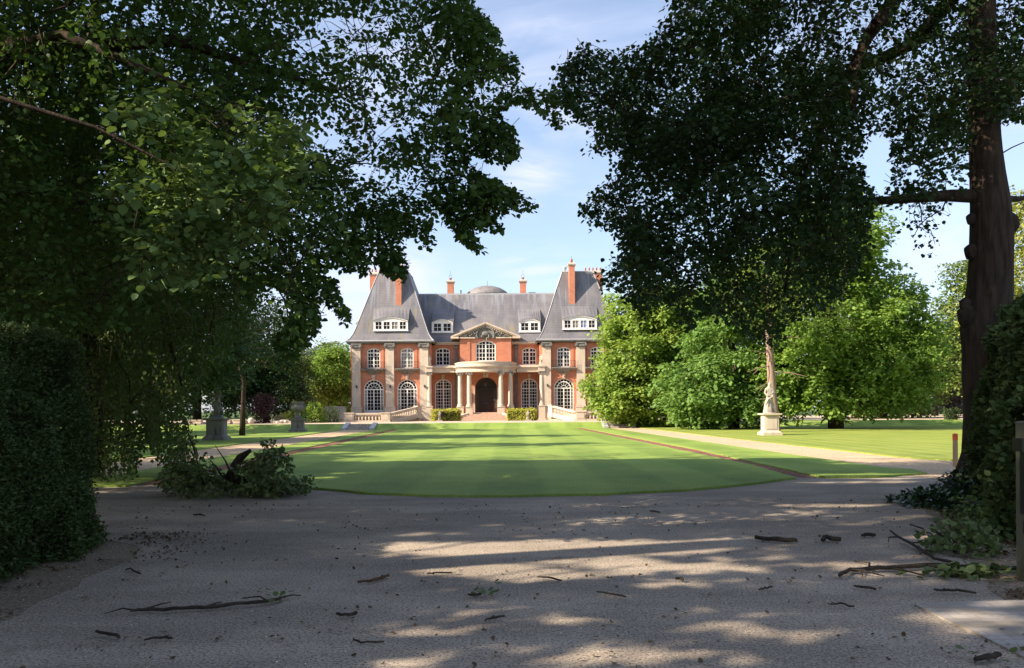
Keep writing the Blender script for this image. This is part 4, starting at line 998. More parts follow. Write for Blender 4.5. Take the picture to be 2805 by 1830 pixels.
# ------------------------------------------------------------------ the tall tree at the right of the court
t = empty('tall_lime_tree', tuple(GP(2690, 1300)), 'tall tree with thick knobbly bare trunk and long level bough at right of the court', 'tree')
R1 = [(1842,-800),(1842,0),(1796,99),(1761,128),(1732,130),(1685,145),(1639,133),(1587,136),(1552,168),(1517,214),(1509,249),(1500,290),(1560,300),(1600,330),(1633,322),(1616,414),(1640,420),(1691,400),(1703,446),(1685,475),(1639,512),(1590,580),(1610,600),(1639,616),(1714,620),(1692,655),(1714,696),(1651,736),(1660,800),(1703,777),(1743,865),(1800,840),(1850,830),(1880,905),(1950,850),(2010,890),(2070,935),(2110,960),(2150,900),(2200,860),(2270,850),(2340,780),(2370,690),(2385,560),(2470,560),(2480,660),(2510,690),(2560,690),(2568,600),(2600,600),(2640,500),(2680,300),(2690,280),(2720,330),(2830,320),(2900,200),(2900,-800)]
C = sample_poly(R1, 1900, 12.5, 20)
pc = proj(C); C = C[~((vnoise(C, .55, 19) < .24) | ((pc[:, 0] > 2350) & (RNG.uniform(0, 1, len(C)) < .25)))]
Cs = []
chain([(1400, 110), (1340, 140), (1300, 190)], 14.5, 10, .08); chain([(1460, 125), (1370, 115), (1320, 130)], 14.5, 10, .08); chain([(1480, 220), (1420, 270), (1375, 345)], 14, 12, .09)
chain([(1480, 440), (1400, 470), (1360, 490)], 15, 10, .07); chain([(1480, 480), (1420, 510), (1400, 515)], 15, 8, .08); chain([(1520, 570), (1460, 560), (1450, 570)], 15, 8, .08); chain([(1500, 620), (1430, 610), (1405, 622)], 15, 8, .07)
chain([(1560, 640), (1480, 690), (1420, 665)], 15, 9, .09); chain([(1560, 20), (1530, 80), (1520, 110)], 14, 8, .09)
chain([(2140, 470), (2140, 540), (2160, 575)], 14.2, 10, .08); chain([(2110, 480), (2100, 560), (2110, 600)], 14.4, 8, .1)
chain([(2330, 60), (2350, 120), (2370, 180)], 14.2, 7, .08); chain([(2330, 230), (2370, 250), (2400, 270)], 14.2, 8, .12)
C = np.concatenate([C, np.array(Cs)])
P, tip, up, A, B = sprays(C, .46, 10, 14, .60, droop=.45, lat=.09)
pp = proj(P); ok = inpoly(pp + RNG.normal(0, 11, pp.shape), R1)
pn = vnoise(P, 1.0, 14) * .68 + vnoise(P, 3.2, 18) * .32
gap = (pn < .36)
gap |= (pn < .43) & (pp[:, 0] > 2300)
gap |= (pn < .38) & (pp[:, 1] > 700)
gap |= (((pp[:, 0] - 2405) / 42) ** 2 + ((pp[:, 1] - 450) / 85) ** 2) < .45 + 1.5 * vnoise(P, 3.5, 33)
gap |= (pp[:, 0] > 2400) & (pp[:, 1] > 545) & (vnoise(P, 3.1, 30) < .56)
ok &= ~gap & shade_keep(P, True)
foliage(t, M['linden_deep'], P, tip, up, .084, ok)
D = 14.2
tp = [(2700, 1345, .62), (2702, 1300, .50), (2700, 1240, .385), (2700, 1130, .355), (2700, 1040, .365), (2702, 960, .40), (2700, 900, .41), (2706, 850, .39), (2712, 790, .36), (2716, 720, .35), (2716, 640, .34), (2712, 560, .315), (2704, 480, .285), (2697, 380, .255), (2694, 260, .235), (2692, 120, .23), (2690, 0, .225), (2688, -200, .21), (2685, -500, .17), (2690, -900, .1)]
rp = [tuple(PX(a, b, D)) for a, b, c in tp]; rp[0] = (rp[0][0], rp[0][1], -.1); rr = [c for a, b, c in tp]
mb = MB(); mb.tube(rp, rr, 22, True, .045)
def knob(px, py, r, dx=0):
    p = PX(px, py, D - .02); b = len(mb.v); q = 9
    for k in range(q + 1):
        th = math.pi * k / q
        for m_ in range(14):
            a = 2 * math.pi * m_ / 14; rr = r * math.sin(th) * (1 + .10 * math.sin(3 * a + k) + .06 * math.sin(5 * a - 2 * k))
            mb.v.append((p.x + rr * math.cos(a), p.y + rr * math.sin(a) * 1.1, p.z - r * 1.35 * math.cos(th)))
    for k in range(q):
        for m_ in range(14): mb.f.append((b + k * 14 + m_, b + k * 14 + (m_ + 1) % 14, b + (k + 1) * 14 + (m_ + 1) % 14, b + (k + 1) * 14 + m_))
for q in ((2765, 612, .15), (2740, 655, .14), (2660, 690, .11), (2652, 868, .17), (2668, 915, .17), (2645, 835, .10), (2684, 825, .14), (2745, 560, .10), (2660, 600, .08), (2660, 960, .1)): knob(*q)
bough = [PX(2690, 538, D), PX(2600, 536, D), PX(2520, 541, D + .1), PX(2440, 548, D + .3), PX(2370, 552, D + .5), PX(2250, 540, D + .9), PX(2120, 470, D + 1.3)]
mb.tube(bough, [.13, .105, .09, .08, .07, .05, .02], 8, False, .06)
mb.tube([PX(2740, 545, D), PX(2790, 545, D + .4), PX(2860, 530, D + 1)], [.07, .05, .03], 7, False, .05)
mb.tube([PX(2728, 430, D), PX(2770, 405, D + .3), PX(2850, 370, D + .6)], [.014, .012, .008], 5, False)
lm = [PX(2690, -420, D), PX(2600, -300, D + .2), PX(2500, -120, D + .3), PX(2440, 20, D + .3), PX(2370, 110, D + .2), PX(2345, 200, D + .2), PX(2335, 330, D + .2)]
mb.tube(lm, [.2, .18, .16, .14, .11, .08, .04], 9, False, .08)
l2 = [PX(2690, -300, D), PX(2450, -250, D + 1), PX(2200, -60, D + 1.5), PX(2000, 90, D + 1.2), PX(1850, 140, D + 1)]; mb.tube(l2, [.18, .14, .1, .07, .03], 8, False, .08)
l3 = [PX(2690, -100, D), PX(2500, 120, D + 2), PX(2200, 260, D + 3), PX(1900, 340, D + 3), PX(1750, 320, D + 2.5)]; mb.tube(l3, [.15, .12, .09, .06, .02], 8, False, .08)
l4 = [PX(2400, 60, D), PX(2250, 350, D + 2), PX(2180, 560, D + 2), PX(2150, 800, D + 1.5)]; mb.tube(l4, [.1, .07, .05, .02], 7, False, .08)
pc = proj(C); Ck = C[~((pc[:, 0] > 2340) & (pc[:, 0] < 2470) & (pc[:, 1] > 340) & (pc[:, 1] < 600))]
skeleton(mb, [tuple(p) for p in bough + lm[3:] + l2 + l3 + l4] + rp[12:], None, Ck, every=2, n=4, maxr=.06, k=.02, rmin=.007, poly=R1)
pb = proj(B); kk = inpoly(pb, R1) & inpoly(proj((A + B) / 2), R1) & ~((pb[:, 0] > 2340) & (pb[:, 0] < 2470) & (pb[:, 1] > 360) & (pb[:, 1] < 570)); twigs(mb, A[kk], B[kk], 6, .006)
mb.build('trunk', M['bark'], t, smooth=True)

# ------------------------------------------------------------------ more trees round the court, left of the picture, that throw the shade
def lobes_tree(label, base, lobes, mat, leaf, n_cl, per, trunk_r=.35, group=None, cat='tree', name='park_tree', kind6=False, keepf=None, bark='bark', polyc=None, sparse=0.0, top=None, cr=.8):
    t = empty(name, base, label, cat, group)
    bs = Vector(base); Cl = []
    w_ = np.array([rx * ry + ry * rz for _, _, _, rx, ry, rz in lobes]); w_ = w_ / w_.sum()
    for (lx, ly, lz, rx, ry, rz), wt in zip(lobes, w_):
        m = max(6, int(n_cl * wt)); d = norm(RNG.normal(0, 1, (m, 3))); r = RNG.uniform(.25, 1, (m, 1)) ** .45
        Cl.append(np.array([bs.x + lx, bs.y + ly, bs.z + lz]) + d * r * np.array([rx, ry, rz]))
    C = np.concatenate(Cl); C = C[C[:, 2] > bs.z + .25]
    P, tip, up, A, B = sprays(C, cr, per, 8, cr * 1.1, droop=.25, lat=leaf * .8, updev=.38)
    ok = P[:, 2] > bs.z + .05
    if sparse: ok &= (vnoise(P, .9, 3) * .6 + vnoise(P, 2.5, 4) * .4) > sparse
    if keepf is not None: ok &= keepf(P)
    foliage(t, M[mat], P, tip, up, leaf, ok, 'crown', kind6)
    zt = max(l[2] + l[5] * .5 for l in lobes) if top is None else top
    rp = [tuple(bs + Vector((random.gauss(0, .1) * k, random.gauss(0, .1) * k, zt * k / 5))) for k in range(6)]; rp[0] = (bs.x, bs.y, bs.z - .05)
    mb = MB(); mb.tube(rp, [trunk_r * 1.25, trunk_r, trunk_r * .85, trunk_r * .7, trunk_r * .45, trunk_r * .15], 10, True, .05)
    cs = C[::max(1, len(C) // 70)]; skeleton(mb, rp[2:], None, cs, n=4, maxr=trunk_r * .4, k=.02, rmin=.02)
    mb.build('trunk', M[bark], t, smooth=True); return t
g_ = 'trees shading the court'
for i, (x, y, lb) in enumerate((
    (-14, 1, [(0, 0, 10, 5.5, 5, 4.2), (3, 1, 7.5, 3.5, 3.5, 2)]),
    (-20, -6, [(0, 0, 11, 6, 6, 5), (5, 2, 8, 4, 4, 2.5)]),
    (-18, 9, [(0, 0, 12, 6, 5.5, 5), (2, 0, 8.2, 5, 4, 2.2)]),
    (-10, 5, [(0, 0, 15, 5.5, 5, 3.6)]),
    (-9, -6, [(0, 0, 12.5, 5.5, 4.5, 3.6)]),
    (-23, 18, [(0, 0, 11, 6, 5, 5), (0, 0, 6, 5, 4, 3)]),
    (-12.5, 13.5, [(0, 0, 15.5, 6.5, 5, 3.6)]),
    )):
    lobes_tree('dense park tree on the left edge of the gravel court, outside the picture', (x, y, 0), lb, 'linden_deep', .24, 330, 9, .36, g_, keepf=shade_keep, name='shade_tree')

# ------------------------------------------------------------------ park trees beyond
def kf(P): return shade_keep(P)
lobes_tree('dark spreading tree behind the left stone statue', tuple(PX(420, 1175, 42)[:2]) + (0,), [(0, 0, 8, 5.2, 4, 4.2), (2.6, -1, 5, 3.2, 3, 2.4), (-3, 0, 5.4, 3.5, 3, 3)], 'dark_tree', .20, 420, 11, .35, kind6=False, keepf=kf)
lobes_tree('slim dark tree with a thin leaning trunk between the left statue and the stone urn', tuple(PX(663, 1175, 52)[:2]) + (0,), [(-.6, 0, 7.2, 3.6, 3.4, 3.4), (-1.5, 0, 4.2, 2.6, 2.2, 1.6), (1.6, 0, 6, 2.4, 2.2, 2.2)], 'dark_tree', .20, 420, 11, .16, keepf=kf)
lobes_tree('tall dark tree standing left of and behind the stone urn', tuple(PX(730, 1155, 85)[:2]) + (TZ,), [(0, 0, 8.4, 4.3, 4, 4), (-3, 0, 6, 4, 4, 4.2), (1.5, 0, 3.6, 3.4, 3, 2.8)], 'dark_tree', .26, 420, 10, .3)
lobes_tree('large dark tree filling the back left behind the curtains of leaves', tuple(PX(540, 1155, 84)[:2]) + (TZ,), [(0, 0, 9, 6.5, 5, 5.5), (-5, 0, 7, 6, 5, 6), (3, 0, 5, 4, 4, 3.5)], 'dark_tree', .28, 520, 10, .4)
lobes_tree('broad dark tree at the far left edge of the garden', tuple(PX(180, 1155, 74)[:2]) + (TZ,), [(0, 0, 10, 8, 6, 7), (-7, 0, 7, 6, 5, 6), (6, 0, 6, 5, 4, 5)], 'dark_tree', .30, 600, 10, .5)
lobes_tree('dark tree beyond the weeping tree, at the far left of the lawn', (-27, 38, 0), [(0, 0, 9, 5, 5, 5), (0, 0, 5, 4, 4, 4), (1, 0, 16, 5, 5, 5)], 'dark_tree', .26, 380, 10, .35, keepf=kf)
lobes_tree('second dark tree beyond the weeping tree, further back on the left lawn', (-33, 50, 0), [(0, 0, 9, 5.5, 5, 5), (1, 0, 5, 4, 4, 4), (0, 0, 17, 5, 6, 5)], 'dark_tree', .26, 380, 10, .35, keepf=kf)
lobes_tree('dark tree on the left lawn behind the weeping curtain, nearest the gravel path', (-24, 28, 0), [(0, 0, 9, 4.5, 4.5, 4.5), (0, 0, 5, 4, 4, 3.5), (0, 0, 15, 5, 5, 4.5)], 'dark_tree', .26, 380, 10, .35, keepf=kf)
lobes_tree('dark tree beyond the weeping curtain, level with the stone urn', (-31.5, 59, 0), [(0, 0, 8, 5, 5, 5), (0, 0, 5, 5, 4, 4), (0, 0, 13, 4, 4.5, 4)], 'dark_tree', .28, 420, 10, .35, keepf=kf)
lobes_tree('low reddish purple bush at the foot of the dark trees, left of the urn', tuple(PX(722, 1152, 77)[:2]) + (TZ,), [(0, 0, 1.5, 1.0, 1, 1.6)], 'purple', .14, 60, 10, .06, cat='bush', name='purple_bush', cr=.45)
lobes_tree('sunlit layered tree with pale green boughs, left of the mansion beyond the dark trees', tuple(PX(800, 1150, 98)[:2]) + (TZ,), [(0, 0, 6.8, 2.4, 2, 2.1), (.8, 0, 4.8, 2.8, 2, 1.4), (1.8, 0, 3.4, 2.4, 2, 1.2)], 'mid_tree', .26, 130, 10, .2)
lobes_tree('bright round tree just left of the mansion', tuple(PX(905, 1150, 101)[:2]) + (TZ,), [(0, 0, 5.9, 3.3, 3, 3.0), (1.4, 0, 3.3, 2.8, 2.5, 2.4), (1.0, 0, 8.0, 1.8, 1.8, 1.3)], 'maple2', .27, 210, 10, .25)
lobes_tree('tall thin topped tree rising behind the bright round tree', tuple(PX(915, 1150, 118)[:2]) + (TZ,), [(-.6, 0, 9.8, 2.8, 2, 1.7), (0, 0, 6.5, 4.2, 3, 3.5)], 'mid_tree', .30, 170, 9, .22)
lobes_tree('dark bluish tree in the gap left of the bright round tree', tuple(PX(855, 1150, 112)[:2]) + (TZ,), [(0, 0, 6.0, 3.6, 3, 4.2), (2, 0, 3, 3, 3, 2.6)], 'dark_tree', .30, 200, 9, .3)
lobes_tree('reddish topped tree poking out behind the layered tree', tuple(PX(828, 1150, 124)[:2]) + (TZ,), [(0, 0, 8.4, 3.2, 3, 2.2)], 'purple', .30, 80, 9, .2)

# big bright trees at right
lobes_tree('bright green tree with foliage to the ground in front of the right tower', tuple(PX(1760, 1170, 68)[:2]) + (0,),
    [(0, 0, 6.6, 3.9, 4, 4.0), (3.6, .5, 8.5, 3.4, 3, 4), (-2.1, -.5, 3.4, 2.9, 3, 3.0), (2.8, -.5, 4.2, 3.6, 3, 3.4), (-1.0, 0, 9.0, 2.4, 2.4, 3.2), (1.8, 0, 9.6, 3, 3, 3), (.3, -1.5, 2.4, 4.6, 2.6, 2.1)], 'maple', .31, 470, 15, .4, cr=.62)
lobes_tree('bright leafy tree sweeping the lawn behind the right stone statue', tuple(PX(2010, 1172, 60)[:2]) + (0,),
    [(0, 0, 6, 4, 3.5, 4.2), (-2.8, -1, 3, 3.2, 3, 2.6), (2.6, -1, 3.4, 3.2, 3, 3.0), (.5, 0, 10, 3.4, 3, 3), (0, -1.2, 2.0, 4.6, 2.2, 1.7)], 'maple3', .29, 350, 15, .35, cr=.6)
lobes_tree('huge airy light green tree right of centre with the sky showing through its top', tuple(PX(2290, 1172, 58)[:2]) + (0,),
    [(0, 0, 8, 5.2, 4, 4.4), (-.3, 0, 12.6, 3.6, 3.2, 3.2), (3.0, -.6, 4.9, 4.0, 3.2, 3.0), (-3, -.6, 4.9, 3.6, 3.2, 3.2), (-.6, 0, 15.2, 2.2, 2, 2), (4.6, -.5, 3.4, 2.8, 2.4, 1.7), (0, -1, 3.0, 5, 2.6, 1.9), (3.6, 0, 10.2, 2.8, 2.6, 2.4), (-3.4, 0, 12, 3.2, 3, 3), (1.6, 0, 14.8, 2.4, 2, 2.4), (6, 0, 6.5, 2.2, 2, 2)], 'maple2', .27, 860, 14, .45, cr=.6, sparse=.36)
lobes_tree('golden green tree at the right edge behind the tall trunk', tuple(PX(2830, 1165, 46)[:2]) + (0,), [(0, 0, 7.5, 3.2, 3, 3.8), (1.0, 0, 12, 2.8, 2.6, 2.6), (0, 0, 3.6, 3, 3, 2.8)], 'yellow', .20, 330, 11, .35)
lobes_tree('mid green tree between the airy tree and the tall trunk', tuple(PX(2650, 1168, 76)[:2]) + (0,), [(0, 0, 9.6, 3.6, 3.2, 3.2), (-1.6, 0, 6, 3.6, 3, 2.6), (2.5, 0, 11.6, 2.8, 2.5, 2.6), (0, 0, 14.2, 2, 2, 1.6)], 'mid_tree', .26, 330, 10, .35)
lobes_tree('greyish pink bare looking bushy tree at the far right end of the lawn', tuple(PX(2600, 1166, 84)[:2]) + (0,), [(0, 0, 4.4, 3.2, 2.5, 3.6), (3, 0, 3, 3, 2, 2.6)], 'pinkish', .24, 160, 9, .2)
lobes_tree('dark tree in the distance to the right of the airy tree', tuple(PX(2560, 1166, 98)[:2]) + (0,), [(0, 0, 6, 5, 4, 5), (6, 0, 7, 5, 4, 6)], 'dark_tree', .30, 260, 9, .3)
lobes_tree('dense mid green tree filling the gap behind the pine trunk', tuple(PX(1920, 1168, 80)[:2]) + (0,), [(0, 0, 8.5, 5.5, 4, 4.5), (0, 0, 4, 5.5, 4, 3.6)], 'maple3', .30, 330, 13, .3)
lobes_tree('dense mid green tree behind the right half of the airy tree', tuple(PX(2420, 1168, 79)[:2]) + (0,), [(0, 0, 7.2, 5.5, 4, 4.6), (0, 0, 3.6, 6, 4, 3.2), (-4, 0, 9, 4, 4, 4)], 'mid_tree', .30, 360, 13, .3)
# bare pine-like trunk behind the right statue
t = empty('pine_tree', tuple(PX(2122, 1178, 51)[:2]) + (0,), 'tree with a straight bare reddish trunk right behind the right stone statue', 'tree')
bs = Vector(PX(2122, 1178, 51)); bs.z = 0
mb = MB(); mb.tube([(bs.x, bs.y, -.05), (bs.x - .05, bs.y, 1.2), (bs.x - .15, bs.y, 3), (bs.x - .28, bs.y, 5), (bs.x - .34, bs.y, 7), (bs.x - .34, bs.y, 10.5)], [.40, .30, .26, .23, .19, .1], 12, True, .06)
for sx, z0_, l_ in ((-1, 5.2, 1.6), (-1, 4.3, 1.9), (-1, 3.2, 1.4), (1, 3.9, 1.9), (-1, 2.3, 1.2), (1, 6.2, 1.5), (-1, 6.4, 1.5)):
    mb.tube([(bs.x - .25, bs.y - .1, z0_), (bs.x + sx * l_ * .5, bs.y - .4, z0_ - .1), (bs.x + sx * l_, bs.y - .6, z0_ + random.uniform(-.5, .1))], [.045, .03, .012], 5, False)
    mb.tube([(bs.x + sx * l_ * .5, bs.y - .4, z0_ - .1), (bs.x + sx * l_ * .8, bs.y - .4, z0_ - .6)], [.02, .008], 4, False)
mb.build('trunk', M['bark_light'], t, smooth=True)
C = np.array([(bs.x + RNG.normal(0, 1.5), bs.y + RNG.normal(0, 1.2), RNG.uniform(7.2, 11.5)) for _ in range(90)])
P, tip, up, A, B = sprays(C, .6, 10, 8, .7, droop=.2, lat=.15); foliage(t, M['mid_tree'], P, tip, up, .2, None, 'crown', False)

# wood closing the view all round
C = []
for i in range(1500):
    a = RNG.uniform(-1, 1); x = a * 190; y = 128 + RNG.uniform(0, 26) - abs(a) ** 2 * 62
    h = 9.5 + 3 * vnoise(np.array([[x, 0, 0]]), .09, 2)[0] + 1.5 * vnoise(np.array([[x, 0, 0]]), .35, 6)[0] + abs(a) * 5
    if -30 < x < 22: h = min(h, 8.5)
    C.append((x, y, RNG.uniform(.5, h)))
C = np.array(C); P, tip, up, A, B = sprays(C, 1.7, 10, 7, 1.6, droop=.2, lat=.4, updev=.7)
o = leaves('woodland', P, tip, up, .62 * RNG.uniform(.6, 1.2, len(P)), M['dark_tree'], None, False, (0, 128, 0)); tag(o, 'dark wood closing the view behind the garden', 'woodland', kind='stuff')

# ------------------------------------------------------------------ hedges and bushes
def box_foliage(name, label, cat, quads, mat, leaf, dens, core=None, group=None, rough=.10, kind6=False, origin=None, keepf=None, partname='foliage', width=.55):
    """quads: list of (p0, pu, pv) surface patches; leaves stand off each surface, over a dark inner body"""
    t = empty(name, origin, label, cat, group); Ps = []; Ns = []
    for p0, u, v in quads:
        p0, u, v = Vector(p0), Vector(u), Vector(v); ar = u.cross(v).length; n = int(ar * dens)
        a = RNG.uniform(0, 1, (n, 2)); Ps.append(np.array(p0) + a[:, :1] * np.array(u) + a[:, 1:] * np.array(v)); nn = u.cross(v).normalized(); Ns.append(np.tile(np.array(nn), (n, 1)))
    P = np.concatenate(Ps); N_ = np.concatenate(Ns)
    h = (vnoise(P, 2.2, 2) - .5) * rough * 4 + (vnoise(P, 6, 3) - .5) * rough * 2.2
    P = P + N_ * (h[:, None] + RNG.uniform(-.12, .05, (len(P), 1))) + RNG.normal(0, .02, P.shape)
    tip = norm(N_ * .7 + RNG.normal(0, .6, P.shape) + np.array([0, 0, .15])); up = norm(np.array([0, 0, .8]) + RNG.normal(0, .6, P.shape) + N_ * .4)
    ok = P[:, 2] > 0.01
    if keepf is not None: ok &= keepf(P)
    P, tip, up = P[ok], tip[ok], up[ok]
    leaves(partname, P, tip, up, leaf * RNG.uniform(.6, 1.3, len(P)), M[mat], t, kind6, width=width)
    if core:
        mb = MB(); core(mb); mb.build('dark_core', M['yew_core'], t)  # solid dark slab standing in for the shaded inside of the hedge
    return t
# left yew hedge: runs along the court's left side, near end beyond the camera's left
hx0, hx1 = -8.5, -4.85
box_foliage('yew_hedge', 'tall dark clipped yew hedge at the left edge of the court', 'hedge',
    [((-4.55, -2.0, 0), (0, 0, 2.45), (0, 0, 0.001)), ], 'yew', .07, 10, origin=(-6, 4, 0)) if False else None
def hedge_left():
    q = []
    x1 = -4.35; xe = -5.15
    # face towards the court (slightly slanted), end face, top
    q.append(((x1 + .25, 2.2, 0), (-.95, 7.4, 0), (-.30, 0, 2.5)))
    q.append(((-5.05, 9.6, 0), (-3.2, .2, 0), (0, -.15, 2.45)))
    q.append(((x1 - .15, 2.2, 2.35), (-.95, 7.4, .05), (-3, 0, .15)))
    q.append(((-5.2, 9.7, .0), (.5, -1.2, 0), (-.2, 0, .9)))
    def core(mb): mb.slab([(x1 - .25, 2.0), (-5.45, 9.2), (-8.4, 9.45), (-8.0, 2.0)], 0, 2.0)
    return box_foliage('yew_hedge', 'tall dark clipped yew hedge along the left side of the gravel court', 'hedge', q, 'yew', .050, 7000, core, origin=(-6.2, 6, 0), rough=.085)
hedge_left()
def hedge_right():
    q = [((5.95, 9.2, 0), (2.4, 4.6, 0), (.05, 0, 2.75)), ((5.95, 9.2, 0), (4.0, -2.0, 0), (0, .1, 2.6)), ((5.95, 9.2, 2.65), (2.4, 4.6, .1), (3, 0, .3))]
    q = [(p, v, u) if i < 1 else (p, u, v) for i, (p, u, v) in enumerate(q)]
    def core(mb): mb.slab([(6.35, 9.3), (10.0, 7.5), (12, 13.5), (8.5, 13.7)], 0, 2.45)
    return box_foliage('beech_hedge', 'overgrown green hedge beside the tall trunk at the right edge', 'hedge', q, 'yew', .085, 1500, core, origin=(8.5, 10, 0), rough=.16, kind6=True, width=.8)
hedge_right()
def mound(name, label, cat, cx, cy, rx, ry, h, mat, leaf, n, origin=None, kind6=True, ins=.35, keepf=None, flat=.4, group=None, stemr=.02, nst=7):
    t = empty(name, (cx, cy, 0 if origin is None else origin), label, cat, group); z0 = 0 if origin is None else origin
    d = norm(RNG.normal(0, 1, (n, 3))); d[:, 2] = np.abs(d[:, 2]); r = RNG.uniform(ins, 1, (n, 1)) ** .6
    bm = 1 + (vnoise(d * 3 + cx, 1.2, 4) - .5) * .5
    P = np.array([cx, cy, z0 + .02]) + d * r * np.array([rx, ry, h]) * bm[:, None]
    tip = norm(d * .6 + RNG.normal(0, .6, P.shape) - np.array([0, 0, .2])); up = norm(np.array([0, 0, 1.]) + RNG.normal(0, flat, P.shape) + d * .3)
    if keepf is not None: k = keepf(P); P, tip, up = P[k], tip[k], up[k]
    leaves('foliage', P, tip, up, leaf * RNG.uniform(.6, 1.25, len(P)), M[mat], t, kind6)
    mb = MB()
    for i in range(nst):
        a = random.uniform(0, 6.28); mb.tube([(cx + math.cos(a) * rx * .15, cy + math.sin(a) * ry * .15, z0 - .02), (cx + math.cos(a) * rx * .45, cy + math.sin(a) * ry * .45, z0 + h * .45), (cx + math.cos(a) * rx * .8, cy + math.sin(a) * ry * .8, z0 + h * .7)], [stemr, stemr * .7, stemr * .3], 5, False)
    mb.build('stems', M['twig'], t); return t
p = PX(2690, 1300, 13.6)
mound('ivy', 'dark ivy mound spreading round the foot of the tall trunk', 'ivy', p.x + .12, 13.45, .95, .75, .6, 'ivy', .07, 3600)
p = PX(2560, 1350, 13.2); mound('ground_ivy', 'low patch of ivy creeping onto the gravel left of the tall trunk', 'ivy', p.x, 12.9, .75, .9, .22, 'ivy', .08, 1500)
p = GP(2740, 1440); mound('undergrowth', 'yellowish green weeds at the foot of the right hedge', 'plant', p.x + .35, p.y + .2, .8, 1.1, .35, 'bough_leaf', .05, 1400, flat=.7)
p = GP(2640, 1520); mound('fallen_leafy_branch', 'small fallen branch with a heap of leaves lying right of the court', 'branch', p.x + .05, p.y + .1, .44, .32, .36, 'fallen', .07, 420, flat=.8)

# the broken-off leafy branch on the court's far left
t = empty('fallen_branch', (-5.1, 15.3, 0), 'large broken leafy branch lying in a heap on the edge of the lawn at left', 'branch')
HB = [(440, 1352), (430, 1300), (470, 1250), (500, 1180), (545, 1200), (575, 1270), (620, 1305), (660, 1275), (700, 1245), (725, 1200), (770, 1225), (800, 1260), (800, 1300), (840, 1305), (880, 1335), (860, 1350), (700, 1362), (560, 1362)]
C = sample_poly(HB, 85, 14.6, 16.4); C[:, 2] = np.maximum(C[:, 2], .08)
P, tip, up, A, B = sprays(C, .16, 6, 9, .38, droop=.2, lat=.07, updev=.8); pp = proj(P)
ok = inpoly(pp + RNG.normal(0, 7, pp.shape), HB) & (P[:, 2] > .02)
foliage(t, M['fallen'], P, tip, up, .088, ok, 'foliage')
mb = MB()
mb.tube([DX(535, 1110, 15.4), DX(548, 1082, 15.4), DX(560, 1062, 15.4), DX(583, 1046, 15.4)], [.10, .095, .075, .03], 9, True, .15)
mb.tube([DX(560, 1062, 15.4), DX(572, 1058, 15.3), DX(580, 1043, 15.3)], [.05, .03, .008], 5, True, .1)
mb.tube([DX(400, 1135, 15.8), DX(470, 1120, 15.6), DX(535, 1112, 15.4), DX(600, 1128, 15.4), DX(680, 1140, 15.3)], [.05, .07, .09, .05, .02], 7, True, .1)
for a_, b_ in (((470, 1120), (420, 960)), ((540, 1110), (500, 1035)), ((560, 1115), (640, 1050)), ((600, 1128), (660, 1060)), ((520, 1115), (480, 1060))):
    p, q = DX(*a_, 15.4), DX(*b_, 15.3); mb.tube([p, p.lerp(q, .5) + Vector((.04, 0, 0)), q], [.022, .016, .005], 5, False)
skeleton(mb, [tuple(DX(535, 1110, 15.4)), tuple(DX(600, 1128, 15.4)), tuple(DX(470, 1120, 15.6))], None, C, every=2, n=3, maxr=.02, k=.01, rmin=.004)
mb.build('stem', M['bark'], t, smooth=True)

# ------------------------------------------------------------------ things in front of the mansion
def hwld(x, y, z=0): return (BX + x, BY + y, z)
def obox(x0, x1, y0, y1, z0, z1, name, label, mat, leaf, dens, group=None, cat='hedge', rot=0):
    cx, cy = (x0 + x1) / 2, (y0 + y1) / 2; cs, sn = math.cos(rot), math.sin(rot)
    T = lambda x, y, z: (cx + (x - cx) * cs - (y - cy) * sn, cy + (x - cx) * sn + (y - cy) * cs, z)
    V = lambda x, y, z: (x * cs - y * sn, x * sn + y * cs, z)
    q = [(T(x0, y0, z0), V(x1 - x0, 0, 0), (0, 0, z1 - z0)), (T(x1, y0, z0), V(0, y1 - y0, 0), (0, 0, z1 - z0)), (T(x0, y1, z0), V(0, y0 - y1, 0), (0, 0, z1 - z0)), (T(x0, y0, z1), V(x1 - x0, 0, 0), V(0, y1 - y0, 0))]
    def core(mb): mb.slab([T(x0 + .08, y0 + .08, 0)[:2], T(x1 - .08, y0 + .08, 0)[:2], T(x1 - .08, y1 - .08, 0)[:2], T(x0 + .08, y1 - .08, 0)[:2]], z0, z1 - .08)
    return box_foliage(name, label, cat, q, mat, leaf, dens, core, group, origin=(cx, cy, z0), rough=.07, width=.8)
for sd, lab in ((-1, 'clipped box hedge left of the entrance steps'), (1, 'clipped box hedge right of the entrance steps')):
    a, b = sorted((BX + sd * 5.4, BX + sd * 2.5))
    obox(a, b, BY - 5.9, BY - 4.7, TZ, TZ + 1.12, 'box_hedge', lab, 'hedge_warm', .13, 300, 'box hedges by the steps', rot=sd * -.42)
